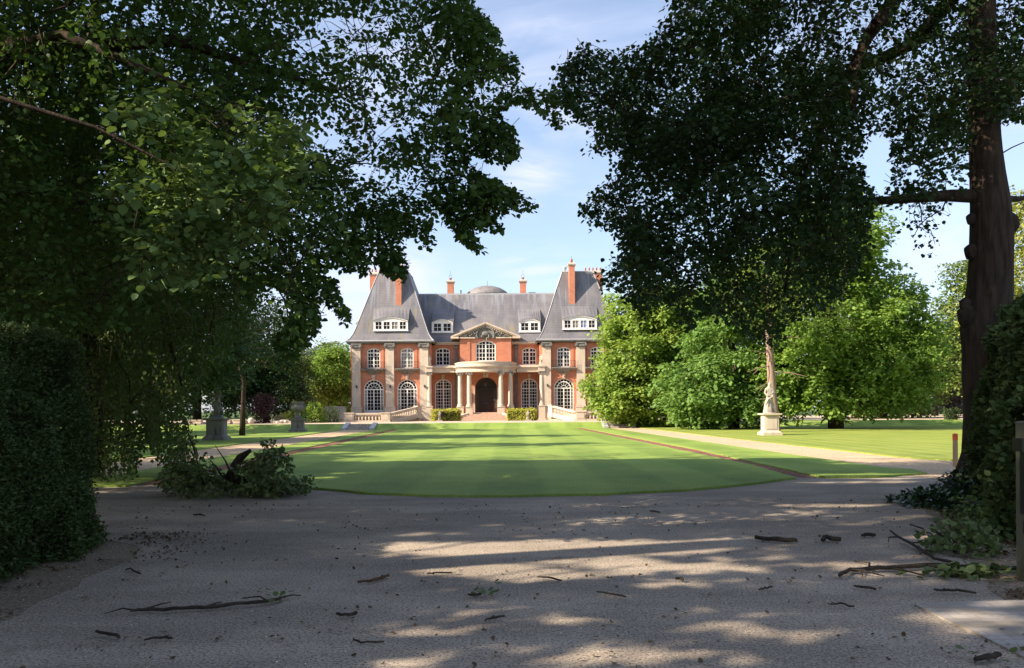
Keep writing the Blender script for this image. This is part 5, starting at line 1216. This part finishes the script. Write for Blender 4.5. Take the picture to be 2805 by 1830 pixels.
def figure(name, label, cat, loc, h, rad=1.0, arm=(.5, .6), lean=0, mat='stone', group=None, staff=False):
    """robed stone figure, one continuous skin-modified body with a draped cloth as its child"""
    t = empty(name, loc, label, cat, group); L_ = Vector(loc); s = h / 1.8
    J = [(0, 0, .95), (0 + lean * .3, 0, 1.2), (lean, 0, 1.42), (lean * 1.1, -.01, 1.54), (lean * 1.25, -.03, 1.68), (lean * 1.3, -.02, 1.78),
         (-.10, 0, .9), (-.12, -.06, .5), (-.12, .02, .08), (-.13, -.10, .03), (.10, 0, .9), (.12, .02, .5), (.12, .03, .08), (.14, -.09, .03),
         (-.19 + lean, 0, 1.40), (-.27, -.02, 1.16), (-.17, -.18, 1.02), (.19 + lean, 0, 1.40), (.29, -.03, 1.16), (.08, -.20, 1.10 + arm[0] * .1), (-.12, -.23, 1.0), (.02, -.24, 1.13)]
    E = [(0, 1), (1, 2), (2, 3), (3, 4), (4, 5), (0, 6), (6, 7), (7, 8), (8, 9), (0, 10), (10, 11), (11, 12), (12, 13), (2, 14), (14, 15), (15, 16), (16, 20), (2, 17), (17, 18), (18, 19), (19, 21)]
    RR = [.15, .135, .15, .065, .105, .07, .10, .075, .05, .045, .10, .075, .05, .045, .075, .055, .042, .075, .055, .042, .035, .035]
    me = bpy.data.meshes.new('figure'); me.from_pydata([(x * s * rad, y * s, z * s) for x, y, z in J], E, []); me.update()
    o = link_mesh('figure', me, M[mat], t, None)
    sk = o.modifiers.new('skin', 'SKIN'); 
    for v, r in zip(me.skin_vertices[0].data, RR): v.radius = (r * s * rad, r * s)
    me.skin_vertices[0].data[0].use_root = True
    sb = o.modifiers.new('sub', 'SUBSURF'); sb.levels = 2; sb.render_levels = 2
    mb = MB(); n = 20; prof = [(.27, .0), (.25, .25), (.21, .6), (.19, .85), (.165, 1.0), (.17, 1.15), (.13, 1.3)]
    for k, (r, z) in enumerate(prof):
        for i in range(n):
            a = 2 * math.pi * i / n; rr = r * (1 + .16 * math.sin(a * 5 + z * 2.5) * (1.2 - z) + .06 * math.sin(a * 9)); mb.v.append((L_.x + (rr * math.cos(a) + (-.05 if z < .7 else 0)) * s * rad * .95, L_.y + (rr * math.sin(a) * .72 + .06) * s, L_.z + z * s))
    for k in range(len(prof) - 1):
        for i in range(n): j = (i + 1) % n; mb.f.append((k * n + i, k * n + j, (k + 1) * n + j, (k + 1) * n + i))
    mb.tube([(L_.x + .2 * s, L_.y - .05, L_.z + 1.35 * s), (L_.x + .1 * s, L_.y - .19 * s, L_.z + .95 * s), (L_.x - .16 * s, L_.y - .17 * s, L_.z + .8 * s), (L_.x - .22 * s, L_.y, L_.z + .4 * s)], [.03 * s, .05 * s, .06 * s, .03 * s], 7)
    mb.tube([(L_.x + .22 * s, L_.y + .05, L_.z), (L_.x + .24 * s, L_.y + .04, L_.z + .3 * s), (L_.x + .18 * s, L_.y + .06, L_.z + .62 * s)], [.12 * s, .09 * s, .05 * s], 8, True, .15)
    mb.build('drapery', M[mat], t, smooth=True)
    mb = MB(); mb.slab([(L_.x + .34 * s * math.cos(a), L_.y + .28 * s * math.sin(a)) for a in np.linspace(0, 2 * math.pi, 13)[:-1]], L_.z - .0, L_.z + .07 * s); mb.build('base', M[mat], t)
    return t
for sd, lab in ((-1, 'small stone putto standing in front of the left box hedge'), (1, 'small stone putto standing in front of the right box hedge')):
    x, y = BX + sd * 4.55, BY - 6.3
    figure('putto_statue', lab, 'statue', (x, y, TZ + .12), .98, 1.15, group='putti by the steps', mat='stone_mossy')
    mb = MB(); mb.box(x - .34, x + .34, y - .34, y + .34, TZ - .01, TZ + .12); tag(mb.build('statue_base', M['stone_mossy']), ('flat stone base under the left putto' if sd < 0 else 'flat stone base under the right putto'), 'plinth')
    figure('ledge_statue', 'stone figure on top of the column beside the %s tower' % ('left' if sd < 0 else 'right'), 'statue', hwld(sd * 6.2, -.12, 6.44), 1.25, 1.25, group='figures on the porch ledge')
# balustrades
BPROF = [(.06, 0), (.09, .03), (.05, .08), (.095, .2), (.10, .28), (.05, .45), (.045, .5), (.075, .53), (.06, .56)]
def balustrade(label, p0, p1, z0, z1, piers=(1, 1), group='stone balustrades', h=.86, y_off=0):
    p0, p1 = Vector((*p0, z0)), Vector((*p1, z1)); d = p1 - p0; L_ = math.hypot(d.x, d.y); ux, uy = d.x / L_, d.y / L_
    t = empty('balustrade', tuple(p0), label, 'balustrade', group)
    def at(s, off=0): f_ = s / L_; return (p0.x + d.x * f_ - uy * off, p0.y + d.y * f_ + ux * off, p0.z + d.z * f_)
    pw = .9
    for k, pr in enumerate(piers):
        if not pr: continue
        a = 0 if k == 0 else L_ - pw; c = at(a + pw / 2); mb = MB()
        q = [at(a, -.2), at(a + pw, -.2), at(a + pw, .2), at(a, .2)]; zb = min(v[2] for v in q)
        mb.slab([(v[0], v[1]) for v in q], zb - .3, c[2] + h); q = [at(a - .06, -.27), at(a + pw + .06, -.27), at(a + pw + .06, .27), at(a - .06, .27)]
        mb.slab([(v[0], v[1]) for v in q], c[2] + h, c[2] + h + .10); mb.slab([(v[0], v[1]) for v in q], zb - .3, c[2] + .12)
        q = [at(a + .12, -.225), at(a + pw - .12, -.225), at(a + pw - .12, -.19), at(a + .12, -.19)]; mb.slab([(v[0], v[1]) for v in q], c[2] + .2, c[2] + h - .1)
        mb.build('pier', M['stone'], t)
    s0_, s1_ = (pw if piers[0] else 0), (L_ - pw if piers[1] else L_)
    def sweep(nm, hw, za, zb):
        mb = MB(); A_ = [at(s0_, -hw), at(s1_, -hw), at(s1_, hw), at(s0_, hw)]
        mb.add([(v[0], v[1], v[2] + za) for v in A_] + [(v[0], v[1], v[2] + zb) for v in A_], [(0, 3, 2, 1), (4, 5, 6, 7), (0, 1, 5, 4), (1, 2, 6, 5), (2, 3, 7, 6), (3, 0, 4, 7)]); mb.build(nm, M['stone'], t)
    sweep('rail', .16, .74, h + .05); sweep('kerb', .17, -.3, .17)
    n = max(2, int((s1_ - s0_) / .34))
    for i in range(n):
        c = at(s0_ + (s1_ - s0_) * (i + .5) / n); mb = MB(); mb.lathe(BPROF, (c[0], c[1], c[2] + .175), 10); mb.build('baluster', M['stone'], t, smooth=True)
fx = 13.9; rx_ = 9.35
balustrade('straight stone balustrade left of the steps, in front of the left tower', (BX - fx, 80), (BX - rx_, 80), TZ, TZ)
balustrade('sloping stone balustrade rising to the left of the porch', (BX - rx_ + .02, 80.2), (BX - 7.0, 85.6), TZ + .02, TZ + .72, (0, 1))
balustrade('sloping stone balustrade rising to the right of the porch', (BX + rx_ - .02, 80.2), (BX + 7.0, 85.6), TZ + .02, TZ + .72, (0, 1))
balustrade('straight stone balustrade in front of the right tower, half hidden by the bright tree', (BX + rx_, 80), (BX + 14.3, 80), TZ, TZ)
# raised platforms behind the balustrades
for sd in (-1, 1):
    mb = MB(); mb.slab([(BX + sd * 13.6, 80.2), (BX + sd * 9.3, 80.2), (BX + sd * 7.1, 85.6), (BX + sd * 7.1, 87.9), (BX + sd * 13.6, 87.9)] if sd > 0 else [(BX - 13.6, 80.2), (BX - 13.6, 87.9), (BX - 7.1, 87.9), (BX - 7.1, 85.6), (BX - 9.3, 80.2)], TZ - .02, TZ + .62)
    o = mb.build('upper_terrace', M['terrace'], origin=(BX, 84, TZ)); o['kind'] = 'structure'
# steps up at the far left of the mansion
t = empty('garden_steps', tuple(PX(925, 1150, 86)[:2]) + (TZ,), 'wide pale stone steps up to a terrace left of the mansion', 'steps')
a, b = PX(888, 1150, 86).x, PX(948, 1150, 86).x; mb = MB()
for k in range(6): mb.box(a, b + .6, 84.0 + k * .4, 88.5 - k * .003, TZ - .01 if k == 0 else TZ + k * .15, TZ + (k + 1) * .15)
mb.build('steps', M['terrace'], t); mb = MB(); mb.box(a - .2, a + 2.0, 87.6, 88.0, TZ + .9, TZ + 1.55); mb.box(a - .25, a + 2.05, 87.55, 88.05, TZ + 1.55, TZ + 1.65); mb.build('parapet', M['stone'], t)
# steps from the lawn up to the terrace
for sd, x0, x1, lab in ((-1, -11.75, -9.45, 'grey steps between two pale blocks at the far end of the left gravel path'), (1, 9.95, 12.15, 'steps between two pale blocks at the far end of the right gravel path')):
    a, b = strip_x(66, x0), strip_x(66, x1); t = empty('lawn_steps', ((a + b) / 2, 66.5, 0), lab, 'steps', 'steps up from the lawn')
    mb = MB()
    for k in range(3): mb.box(a, b, 65.9 + k * .55, 67.8 - k * .003, -.02 if k == 0 else k * .15, (k + 1) * .15)
    mb.build('steps', M['stone_mossy'], t)
    for e in (a, b):
        mb = MB(); mb.add([(e - .2, 65.7, -.02), (e + .2, 65.7, -.02), (e + .2, 67.7, -.02), (e - .2, 67.7, -.02), (e - .2, 65.7, .16), (e + .2, 65.7, .16), (e + .2, 67.7, TZ + .14), (e - .2, 67.7, TZ + .14)], [(0, 3, 2, 1), (4, 5, 6, 7), (0, 1, 5, 4), (1, 2, 6, 5), (2, 3, 7, 6), (3, 0, 4, 7)]); mb.build('cheek_block', M['lead'], t)
# pedestals with statues and an urn
def pedestal(label, x, y, w_, h, mat, name='pedestal', group=None):
    t = empty(name, (x, y, 0), label, 'pedestal', group); mb = MB(); q = w_ / 2
    mb.box(x - q, x + q, y - q, y + q, .3, h - .12); 
    for e in ((0, -1), (-1, 0), (1, 0)):
        if e[0] == 0: mb.box(x - q + .1, x + q - .1, y - q - .02, y - q + .01, .4, h - .22)
        else: mb.box(*(sorted((x + e[0] * (q + .02), x + e[0] * (q - .01)))), y - q + .1, y + q - .1, .4, h - .22)
    mb.build('shaft', M[mat], t); mb = MB(); mb.box(x - q - .15, x + q + .15, y - q - .15, y + q + .15, -.03, .2); mb.frus(x - q - .12, x + q + .12, y - q - .12, y + q + .12, .2, .3, .11); mb.build('foot', M[mat], t)
    mb = MB(); mb.frus(x - q - .03, x + q + .03, y - q - .03, y + q + .03, h - .12, h - .08, -.09); mb.box(x - q - .14, x + q + .14, y - q - .14, y + q + .14, h - .08, h); mb.build('cornice', M[mat], t)
    return t
p = PX(2109, 1199, 45.3)
pedestal('pale sunlit stone pedestal on the right lawn', p.x, p.y, .78, 1.28, 'stone')
figure('stone_statue', 'weathered stone statue of a robed figure on the pale pedestal on the right lawn', 'statue', (p.x, p.y, 1.28), 1.78, 1.05, mat='stone_mossy')
p = PX(594, 1203, 44.0)
pedestal('mossy grey stone pedestal on the shaded left lawn', p.x, p.y, .86, 1.24, 'stone_dark')
t = figure('stone_statue', 'slender grey stone statue of a reaching figure on the mossy pedestal at left', 'statue', (p.x + .05, p.y, 1.36), 1.62, .9, mat='stone_dark', lean=.05)
mb = MB(); mb.lathe([(.44, 0), (.40, .05), (.24, .12), (.2, .14)], (p.x, p.y, 1.24), 12); tag(mb.build('statue_base', M['stone_dark']), 'sloping round base under the slender left statue', 'plinth')
mb = MB(); mb.tube([(p.x + .2, p.y - .1, 2.6), (p.x + .3, p.y - .15, 2.95), (p.x + .1, p.y - .1, 3.12)], [.05, .045, .03], 7); mb.tube([(p.x - .1, p.y - .1, 2.7), (p.x - .14, p.y - .1, 3.0), (p.x + .02, p.y - .1, 3.2)], [.05, .04, .03], 7); mb.build('raised_arm', M['stone_dark'], t, smooth=True)
p = PX(816, 1180, 60.5)
pedestal('grey stone pedestal under the urn on the left lawn', p.x, p.y, .82, .98, 'stone_dark')
t = empty('stone_urn', (p.x, p.y, .98), 'big dark weathered stone urn on a pedestal beside the left gravel path', 'urn')
mb = MB(); mb.box(p.x - .33, p.x + .33, p.y - .33, p.y + .33, .98, 1.06); mb.lathe([(.33, 0), (.3, .1), (.16, .22), (.11, .32), (.12, .40), (.17, .46), (.40, .56), (.50, .72), (.51, .88), (.42, 1.0), (.40, 1.1), (.50, 1.18), (.52, 1.24), (.45, 1.25), (.36, 1.18)], (p.x, p.y, 1.06), 24); mb.build('bowl', M['stone_dark'], t, smooth=True)
for sd in (-1, 1):
    mb = MB(); mb.tube([(p.x + sd * .38, p.y, 1.70), (p.x + sd * .58, p.y, 1.85), (p.x + sd * .60, p.y, 2.05), (p.x + sd * .44, p.y, 2.12)], .04, 7); mb.build('handle', M['stone_dark'], t, smooth=True)
# round bush, flower bank, pale stones, ball, conifer
p = PX(860, 1158, 78); mound('round_bush', 'round bright green bush behind the stone urn', 'bush', p.x, 78, 1.2, 1.1, 2.1, 'maple', .13, 4200, origin=TZ, ins=.6)
p = PX(905, 1158, 79); mound('flowering_shrub', 'loose pale flowering shrub right of the round bush', 'bush', p.x, 80, .9, .8, 1.7, 'mid_tree', .13, 700, origin=TZ, ins=.3)
for k, (px_, w__, hh, mt, lab) in enumerate(((762, .7, .8, 'flower', 'low pale pink flowers at the left end of the rockery'), (785, .9, 1.2, 'hedge_warm', 'light green perennials in the middle of the rockery'), (812, .9, 1.6, 'mid_tree', 'taller leafy plants behind the urn in the rockery'))):
    p = PX(px_, 1158, 77); mound('border_plant', lab, 'plant', p.x, 77.3, w__, .7, hh, mt, .13, 700, origin=TZ, ins=.2, stemr=.012)
xs = [750, 760, 772, 784, 796, 806, 816, 826]
for i, px_ in enumerate(xs):
    p = PX(px_, 1158, 75.5); r = random.uniform(.26, .36); mb = MB(); mb.lathe([(r * .9, -.05), (r * 1.1, r * .3), (r * .95, r * .7), (r * .5, r * .95), (.05, r)], (p.x, 75.6, TZ), 8, sy=.8)
    mb.v = [(v[0] + random.uniform(-.04, .04), v[1] + random.uniform(-.04, .04), v[2] + random.uniform(-.03, .03)) for v in mb.v]
    tag(mb.build('rockery_stone', M['stone']), 'pale rounded stone edging the flower bed left of the urn', 'stone', 'stones edging the flower bed')
for (x0, x1, lab) in ((640, 674, 'low white stone bench block on the terrace behind the leaning trunk'), (600, 632, 'low white stone block partly behind the left statue'), (510, 552, 'long pale stone slab at the far left of the terrace')):
    a, b = PX(x0, 1160, 72).x, PX(x1, 1160, 72).x; mb = MB(); mb.box(a, b, 71.8, 72.4, TZ + .08, TZ + .36); mb.box(a - .05, b + .05, 71.75, 72.45, TZ + .36, TZ + .44); mb.box(a + .1, b - .1, 71.9, 72.3, TZ - .02, TZ + .08); tag(mb.build('stone_bench', M['stone']), lab, 'bench')
p = PX(688, 1160, 72); mb = MB(); mb.lathe([(.02, 0), (.16, .03), (.26, .14), (.30, .30), (.26, .46), (.16, .57), (.02, .6)], (p.x, 72, TZ), 16); tag(mb.build('stone_ball', M['stone'], smooth=True), 'pale stone ball on the terrace right of the white bench', 'stone ball')
p = PX(2607, 1160, 68)
def coreyew(mb): mb.slab([(p.x + .42 * math.cos(a), p.y + .42 * math.sin(a)) for a in np.linspace(0, 2 * math.pi, 9)[:-1]], 0, 1.3)
q = [((p.x + .5 * math.cos(a), p.y + .5 * math.sin(a), 0), (-.4 * math.sin(a), .4 * math.cos(a), 0), (0, 0, 1.45)) for a in np.linspace(0, 2 * math.pi, 9)[:-1]]
box_foliage('column_yew', 'small dark clipped column of yew on the far right lawn', 'topiary', q, 'yew', .13, 260, coreyew, origin=(p.x, p.y, 0), rough=.04)
# pale kerb of a road at the far right edge of the lawn
mb = MB(); mb.box(20, 70, 66.3, 68.5, -.02, .10); o = mb.build('far_path', M['terrace'], origin=(45, 67, 0)); o['kind'] = 'structure'
# timber stake with orange top
p = GP(2617, 1278); t = empty('timber_stake', tuple(p), 'wooden stake with an orange painted top beside the tall trunk', 'stake')
mb = MB(); mb.box(p.x - .045, p.x + .045, p.y - .045, p.y + .045, -.1, .78); mb.build('stake', M['stake'], t); mb = MB(); mb.box(p.x - .048, p.x + .048, p.y - .048, p.y + .048, .70, .86); mb.frus(p.x - .045, p.x + .045, p.y - .045, p.y + .045, .86, .88, .02); mb.build('painted_top', M['orange'], t)
# gate post with lock box at the right edge
p = PX(2832, 1600, 7.3); t = empty('gate_post', (p.x, 7.3, 0), 'olive steel gate post with black lock box at the right edge of the picture', 'gate post')
mb = MB(); mb.box(p.x - .12, p.x + .05, 7.22, 7.36, -.05, 1.44); mb.frus(p.x - .13, p.x + .06, 7.21, 7.37, 1.44, 1.46, .02)
mb.build('post', M['metal_post'], t)
mb = MB(); mb.box(p.x - .24, p.x - .02, 7.08, 7.218, 1.19, 1.31); mb.build('lock_box', M['black'], t)
mb = MB(); mb.box(p.x - .175, p.x - .02, 7.15, 7.217, .62, 1.19); mb.build('lock_plate', M['black'], t)
mb = MB(); mb.box(p.x - .174, p.x - .145, 7.144, 7.149, .985, 1.09); mb.build('sticker', M['label'], t)
mb = MB(); mb.box(p.x - .150, p.x - .02, 7.12, 7.216, .44, .56); mb.build('latch', M['black'], t)

# ------------------------------------------------------------------ sticks lying on the gravel
def stick(label, pts, r, name='fallen_twig', mat='twig', side=2, leafn=0, zoff=0.0, group='twigs on the gravel'):
    P3 = [GP(a, b, 0.0) for a, b in pts]
    P3 = [Vector((q.x, q.y, .012 + r + random.uniform(0, .015) + zoff)) for q in P3]
    fine = []
    for i in range(len(P3) - 1):
        for k in range(3): q = P3[i].lerp(P3[i + 1], k / 3); fine.append(q + Vector((random.uniform(-.01, .01), random.uniform(-.012, .012), random.uniform(-.004, .006))))
    fine.append(P3[-1]); m = len(fine); mb = MB()
    mb.tube(fine, [r * (.55 + .45 * math.sin(.4 + 2.2 * i / m)) for i in range(m)], 6, True, .22)
    for s_ in range(side):
        i = random.randrange(1, m); q = fine[min(i, m - 1)]; L_ = (P3[-1] - P3[0]).length * random.uniform(.12, .3); a = random.uniform(0, 6.28)
        mb.tube([q, q + Vector((math.cos(a) * L_ * .5, math.sin(a) * L_ * .5, .012)), q + Vector((math.cos(a + .3) * L_, math.sin(a + .3) * L_, -r))], [r * .5, r * .4, r * .2], 4, True)
    o = mb.build(name, M[mat]); tag(o, label, 'twig', group)
    if leafn:
        c = np.array(P3[-1]); P = c + RNG.normal(0, 1, (leafn, 3)) * np.array([.10, .08, .015]) + np.array([0, 0, .02]); P[:, 2] = np.maximum(P[:, 2], .012)
        leaves('foliage', P, rand_dirs(leafn, 0, .2), norm(np.array([0, 0, 1.]) + RNG.normal(0, .4, (leafn, 3))), .06, M['fallen'], o)
    return o
stick('long thin knotty twig lying across the lower left of the court', [(359, 1688), (385, 1682), (480, 1680), (560, 1676), (650, 1668), (730, 1660), (770, 1650)], .016, side=5, leafn=10)
stick('short straight twig at the lower left, left of two', [(265, 1744), (300, 1750), (326, 1757)], .013, side=0)
stick('short twig at the bottom left, right of two', [(400, 1763), (440, 1758), (473, 1756)], .010, side=1)
stick('small dark bent stick in the middle foreground', [(923, 1695), (960, 1696), (976, 1690)], .014, side=1)
stick('reddish brown curved stick left of the sunlit patch', [(979, 1603), (1010, 1601), (1040, 1594), (1064, 1587)], .016, mat='twig_brown', side=1)
stick('straight thin twig near the bottom, left of centre', [(964, 1762), (985, 1768), (1052, 1767)], .008, side=1)
stick('bent black twig at left, below the yew hedge', [(344, 1570), (356, 1564), (385, 1582)], .010, side=0)
stick('twig with a few green leaves in the lower centre', [(1282, 1640), (1310, 1638), (1318, 1634)], .010, side=2, leafn=16)
stick('thin twig across the front edge of the sunlit patch', [(1170, 1580), (1210, 1577), (1240, 1576)], .008, side=2)
stick('small slanting twig in the bottom centre', [(1329, 1711), (1350, 1703), (1382, 1700)], .009, side=0)
stick('thick dark rotten stick at right, beside the sunlit patch', [(2068, 1482), (2110, 1486), (2150, 1490), (2183, 1491)], .030, side=3)
stick('short thick stick right of the rotten one', [(2253, 1490), (2262, 1482), (2280, 1487), (2303, 1488)], .030, side=1)
stick('small dark wood chip lying alone right of centre', [(1849, 1594), (1860, 1594), (1873, 1597)], .014, side=0)
stick('forked twig with upturned tips right of centre', [(2080, 1621), (2100, 1619), (2114, 1617)], .008, side=3)
stick('long thin twig just below the sunlit patch', [(1471, 1588), (1500, 1592), (1538, 1598)], .010, side=1)
stick('thin slanting twig in the centre of the shaded gravel', [(1635, 1632), (1680, 1636), (1715, 1644)], .008, side=1)
stick('thin forked twig above the lower right sunlit patches', [(2265, 1663), (2300, 1664), (2341, 1672)], .008, side=2)
stick('dark twig below the long bare branch at right', [(2337, 1614), (2365, 1618), (2399, 1623)], .012, side=0)
stick('knotted twig just above the granite paving', [(2557, 1627), (2600, 1629), (2632, 1627), (2672, 1636)], .012, side=1)
stick('mossy twig at the bottom right corner beside the paving', [(2668, 1820), (2705, 1816), (2740, 1810)], .018, side=3, leafn=8)
stick('small twig on the far gravel left of centre', [(530, 1416), (548, 1414), (560, 1417)], .015, side=1)
stick('small twig on the far gravel right of centre', [(1778, 1405), (1790, 1406), (1806, 1410)], .014, side=0)
stick('crumpled dark twig on the gravel left of the fallen leafy branch', [(2362, 1475), (2375, 1472), (2398, 1474)], .022, side=3)
# two long bare branches at right
o = stick('long bare branch lying on the gravel at right, pointing left', [(2300, 1588), (2325, 1572), (2380, 1568), (2450, 1566), (2540, 1562), (2580, 1560), (2620, 1564), (2720, 1570), (2850, 1566)], .024, 'fallen_bough', side=6, leafn=0, group=None)
o['category'] = 'branch'
c = np.array(GP(2660, 1572, .03)); P = c + RNG.normal(0, 1, (160, 3)) * np.array([.26, .10, .04]); P[:, 2] = np.abs(P[:, 2]) + .02
leaves('foliage', P, rand_dirs(160, 0, .3), norm(np.array([0, 0, 1.]) + RNG.normal(0, .5, (160, 3))), .085, M['fallen'], o)
o = stick('thin bare branch slanting down to the long bare branch at right', [(2440, 1468), (2475, 1493), (2520, 1518), (2560, 1543), (2610, 1558)], .018, 'fallen_bough', side=2, zoff=.02, group=None)
o['category'] = 'branch'
o = stick('curved bare branch leading into the small fallen leafy branch', [(2495, 1449), (2530, 1462), (2555, 1498), (2590, 1506), (2610, 1485)], .013, 'fallen_bough', side=1, zoff=.03, group=None)
o['category'] = 'branch'

# ------------------------------------------------------------------ loose stones, litter and grass blades
n = 22000
P = np.stack([RNG.uniform(-7.5, 7.5, n), 3.6 + 11 * RNG.uniform(0, 1, n) ** 1.4, np.full(n, .003)], 1)
tv = RNG.uniform(.4, 1, (n, 1))
leaves('loose_stones', P, rand_dirs(n, 0, .3), norm(np.array([0, 0, 1.]) + RNG.normal(0, .6, (n, 3))), .015 * tv[:, 0], M['loose'], None, False, (0, 8, 0)); tag(bpy.data.objects['loose_stones'], 'small loose stones on the gravel', 'gravel', kind='stuff')
def litter(name, label, n, region, mat, size):
    P = region(n * 3); P = P[(vnoise(P, 1.4, 12) * .6 + vnoise(P, 5, 13) * .4) > .49][:n]; P[:, 2] = .008 + RNG.uniform(0, .02, len(P)); m = len(P)
    o = leaves(name, P, rand_dirs(m, 0, .3), norm(np.array([0, 0, 1.]) + RNG.normal(0, .5, (m, 3))), size * RNG.uniform(.4, 1.3, m), M[mat], None, True, (0, 8, 0)); tag(o, label, 'leaf litter', kind='stuff')
M['dead_leaf'] = leaf_mat('dead leaf', (.055, .035, .02), (.13, .09, .045), (.1, .06, .02), .1)
litter('leaf_litter', 'scattered dead leaves and bits on the gravel', 1700, lambda n: np.stack([RNG.uniform(-7, 8, n), RNG.uniform(3.8, 14, n), np.zeros(n)], 1), 'dead_leaf', .035)
litter('hedge_litter', 'brown litter along the foot of the left hedge', 1300, lambda n: np.stack([-5.0 + np.abs(RNG.normal(0, .65, n)), RNG.uniform(4.0, 10.5, n), np.zeros(n)], 1), 'dead_leaf', .032)
litter('verge_litter', 'brown litter and small weeds on the soil at right', 3500, lambda n: np.stack([(lambda y: 3.9 + (y - 6) * .42 + np.abs(RNG.normal(0, 1.1, n)))(yy := RNG.uniform(6.5, 13.5, n)), yy, np.zeros(n)], 1), 'dead_leaf', .05)
litter('verge_weeds', 'sparse green weeds on the soil at right', 1500, lambda n: np.stack([(lambda y: 4.6 + (y - 6) * .42 + np.abs(RNG.normal(0, .9, n)))(yy := RNG.uniform(6.5, 13.5, n)), yy, np.zeros(n)], 1), 'mid_tree', .05)
def blades(name, P, h, label):
    n = len(P); tip = norm(np.stack([RNG.normal(0, .35, n), RNG.normal(0, .35, n), np.ones(n)], 1)); up = rand_dirs(n, 0, .1)
    o = leaves(name, P, tip, up, h * RNG.uniform(.5, 1.2, n), M['blade'], None, False, (0, 15, 0), width=.034); tag(o, label, 'grass', kind='stuff')
# grass along the lawn's near edge and thinly over its near part
E = wob([(p.x, p.y) for p in edge], .0, .05)[:int(1e9)]
pts = []
for i in range(len(edge) - 1):
    a, b = edge[i], edge[i + 1]; m = int((b - a).length * 420)
    s_ = RNG.uniform(0, 1, m); off = np.abs(RNG.normal(0, .10, m)) - .05
    pts.append(np.stack([a.x + (b.x - a.x) * s_, a.y + (b.y - a.y) * s_ + off, np.full(m, .01)], 1))
n = 120000; yy = 15.0 + 16 * RNG.uniform(0, 1, n) ** 1.7; xx = AX(yy) + RNG.uniform(-7, 7.3, n)
Q = np.stack([xx, yy, np.full(n, LIP - .008)], 1); ins = inpoly(Q[:, :2], [(a, b) for a, b in poly]); Q = Q[ins]
blades('grass_blades', np.concatenate(pts + [Q]), .055, 'blades of grass over the near part of the lawn')

n = 1500; yy = 15.3 + 12 * RNG.uniform(0, 1, n) ** 1.6; xx = AX(yy) + RNG.uniform(-7, 7.3, n); Q = np.stack([xx, yy, np.full(n, LIP + .035)], 1)
Q = Q[inpoly(Q[:, :2], poly) & ((vnoise(Q, .8, 21) * .6 + vnoise(Q, 3, 22) * .4) > .58)]; m = len(Q)
o = leaves('lawn_daisies', Q, rand_dirs(m, 0, .2), norm(np.array([0, -.4, 1.]) + RNG.normal(0, .3, (m, 3))), .026 * RNG.uniform(.7, 1.3, m), M['label'], None, False, (0, 15, 0)); tag(o, 'tiny white daisies in the near part of the lawn', 'flowers', kind='stuff')
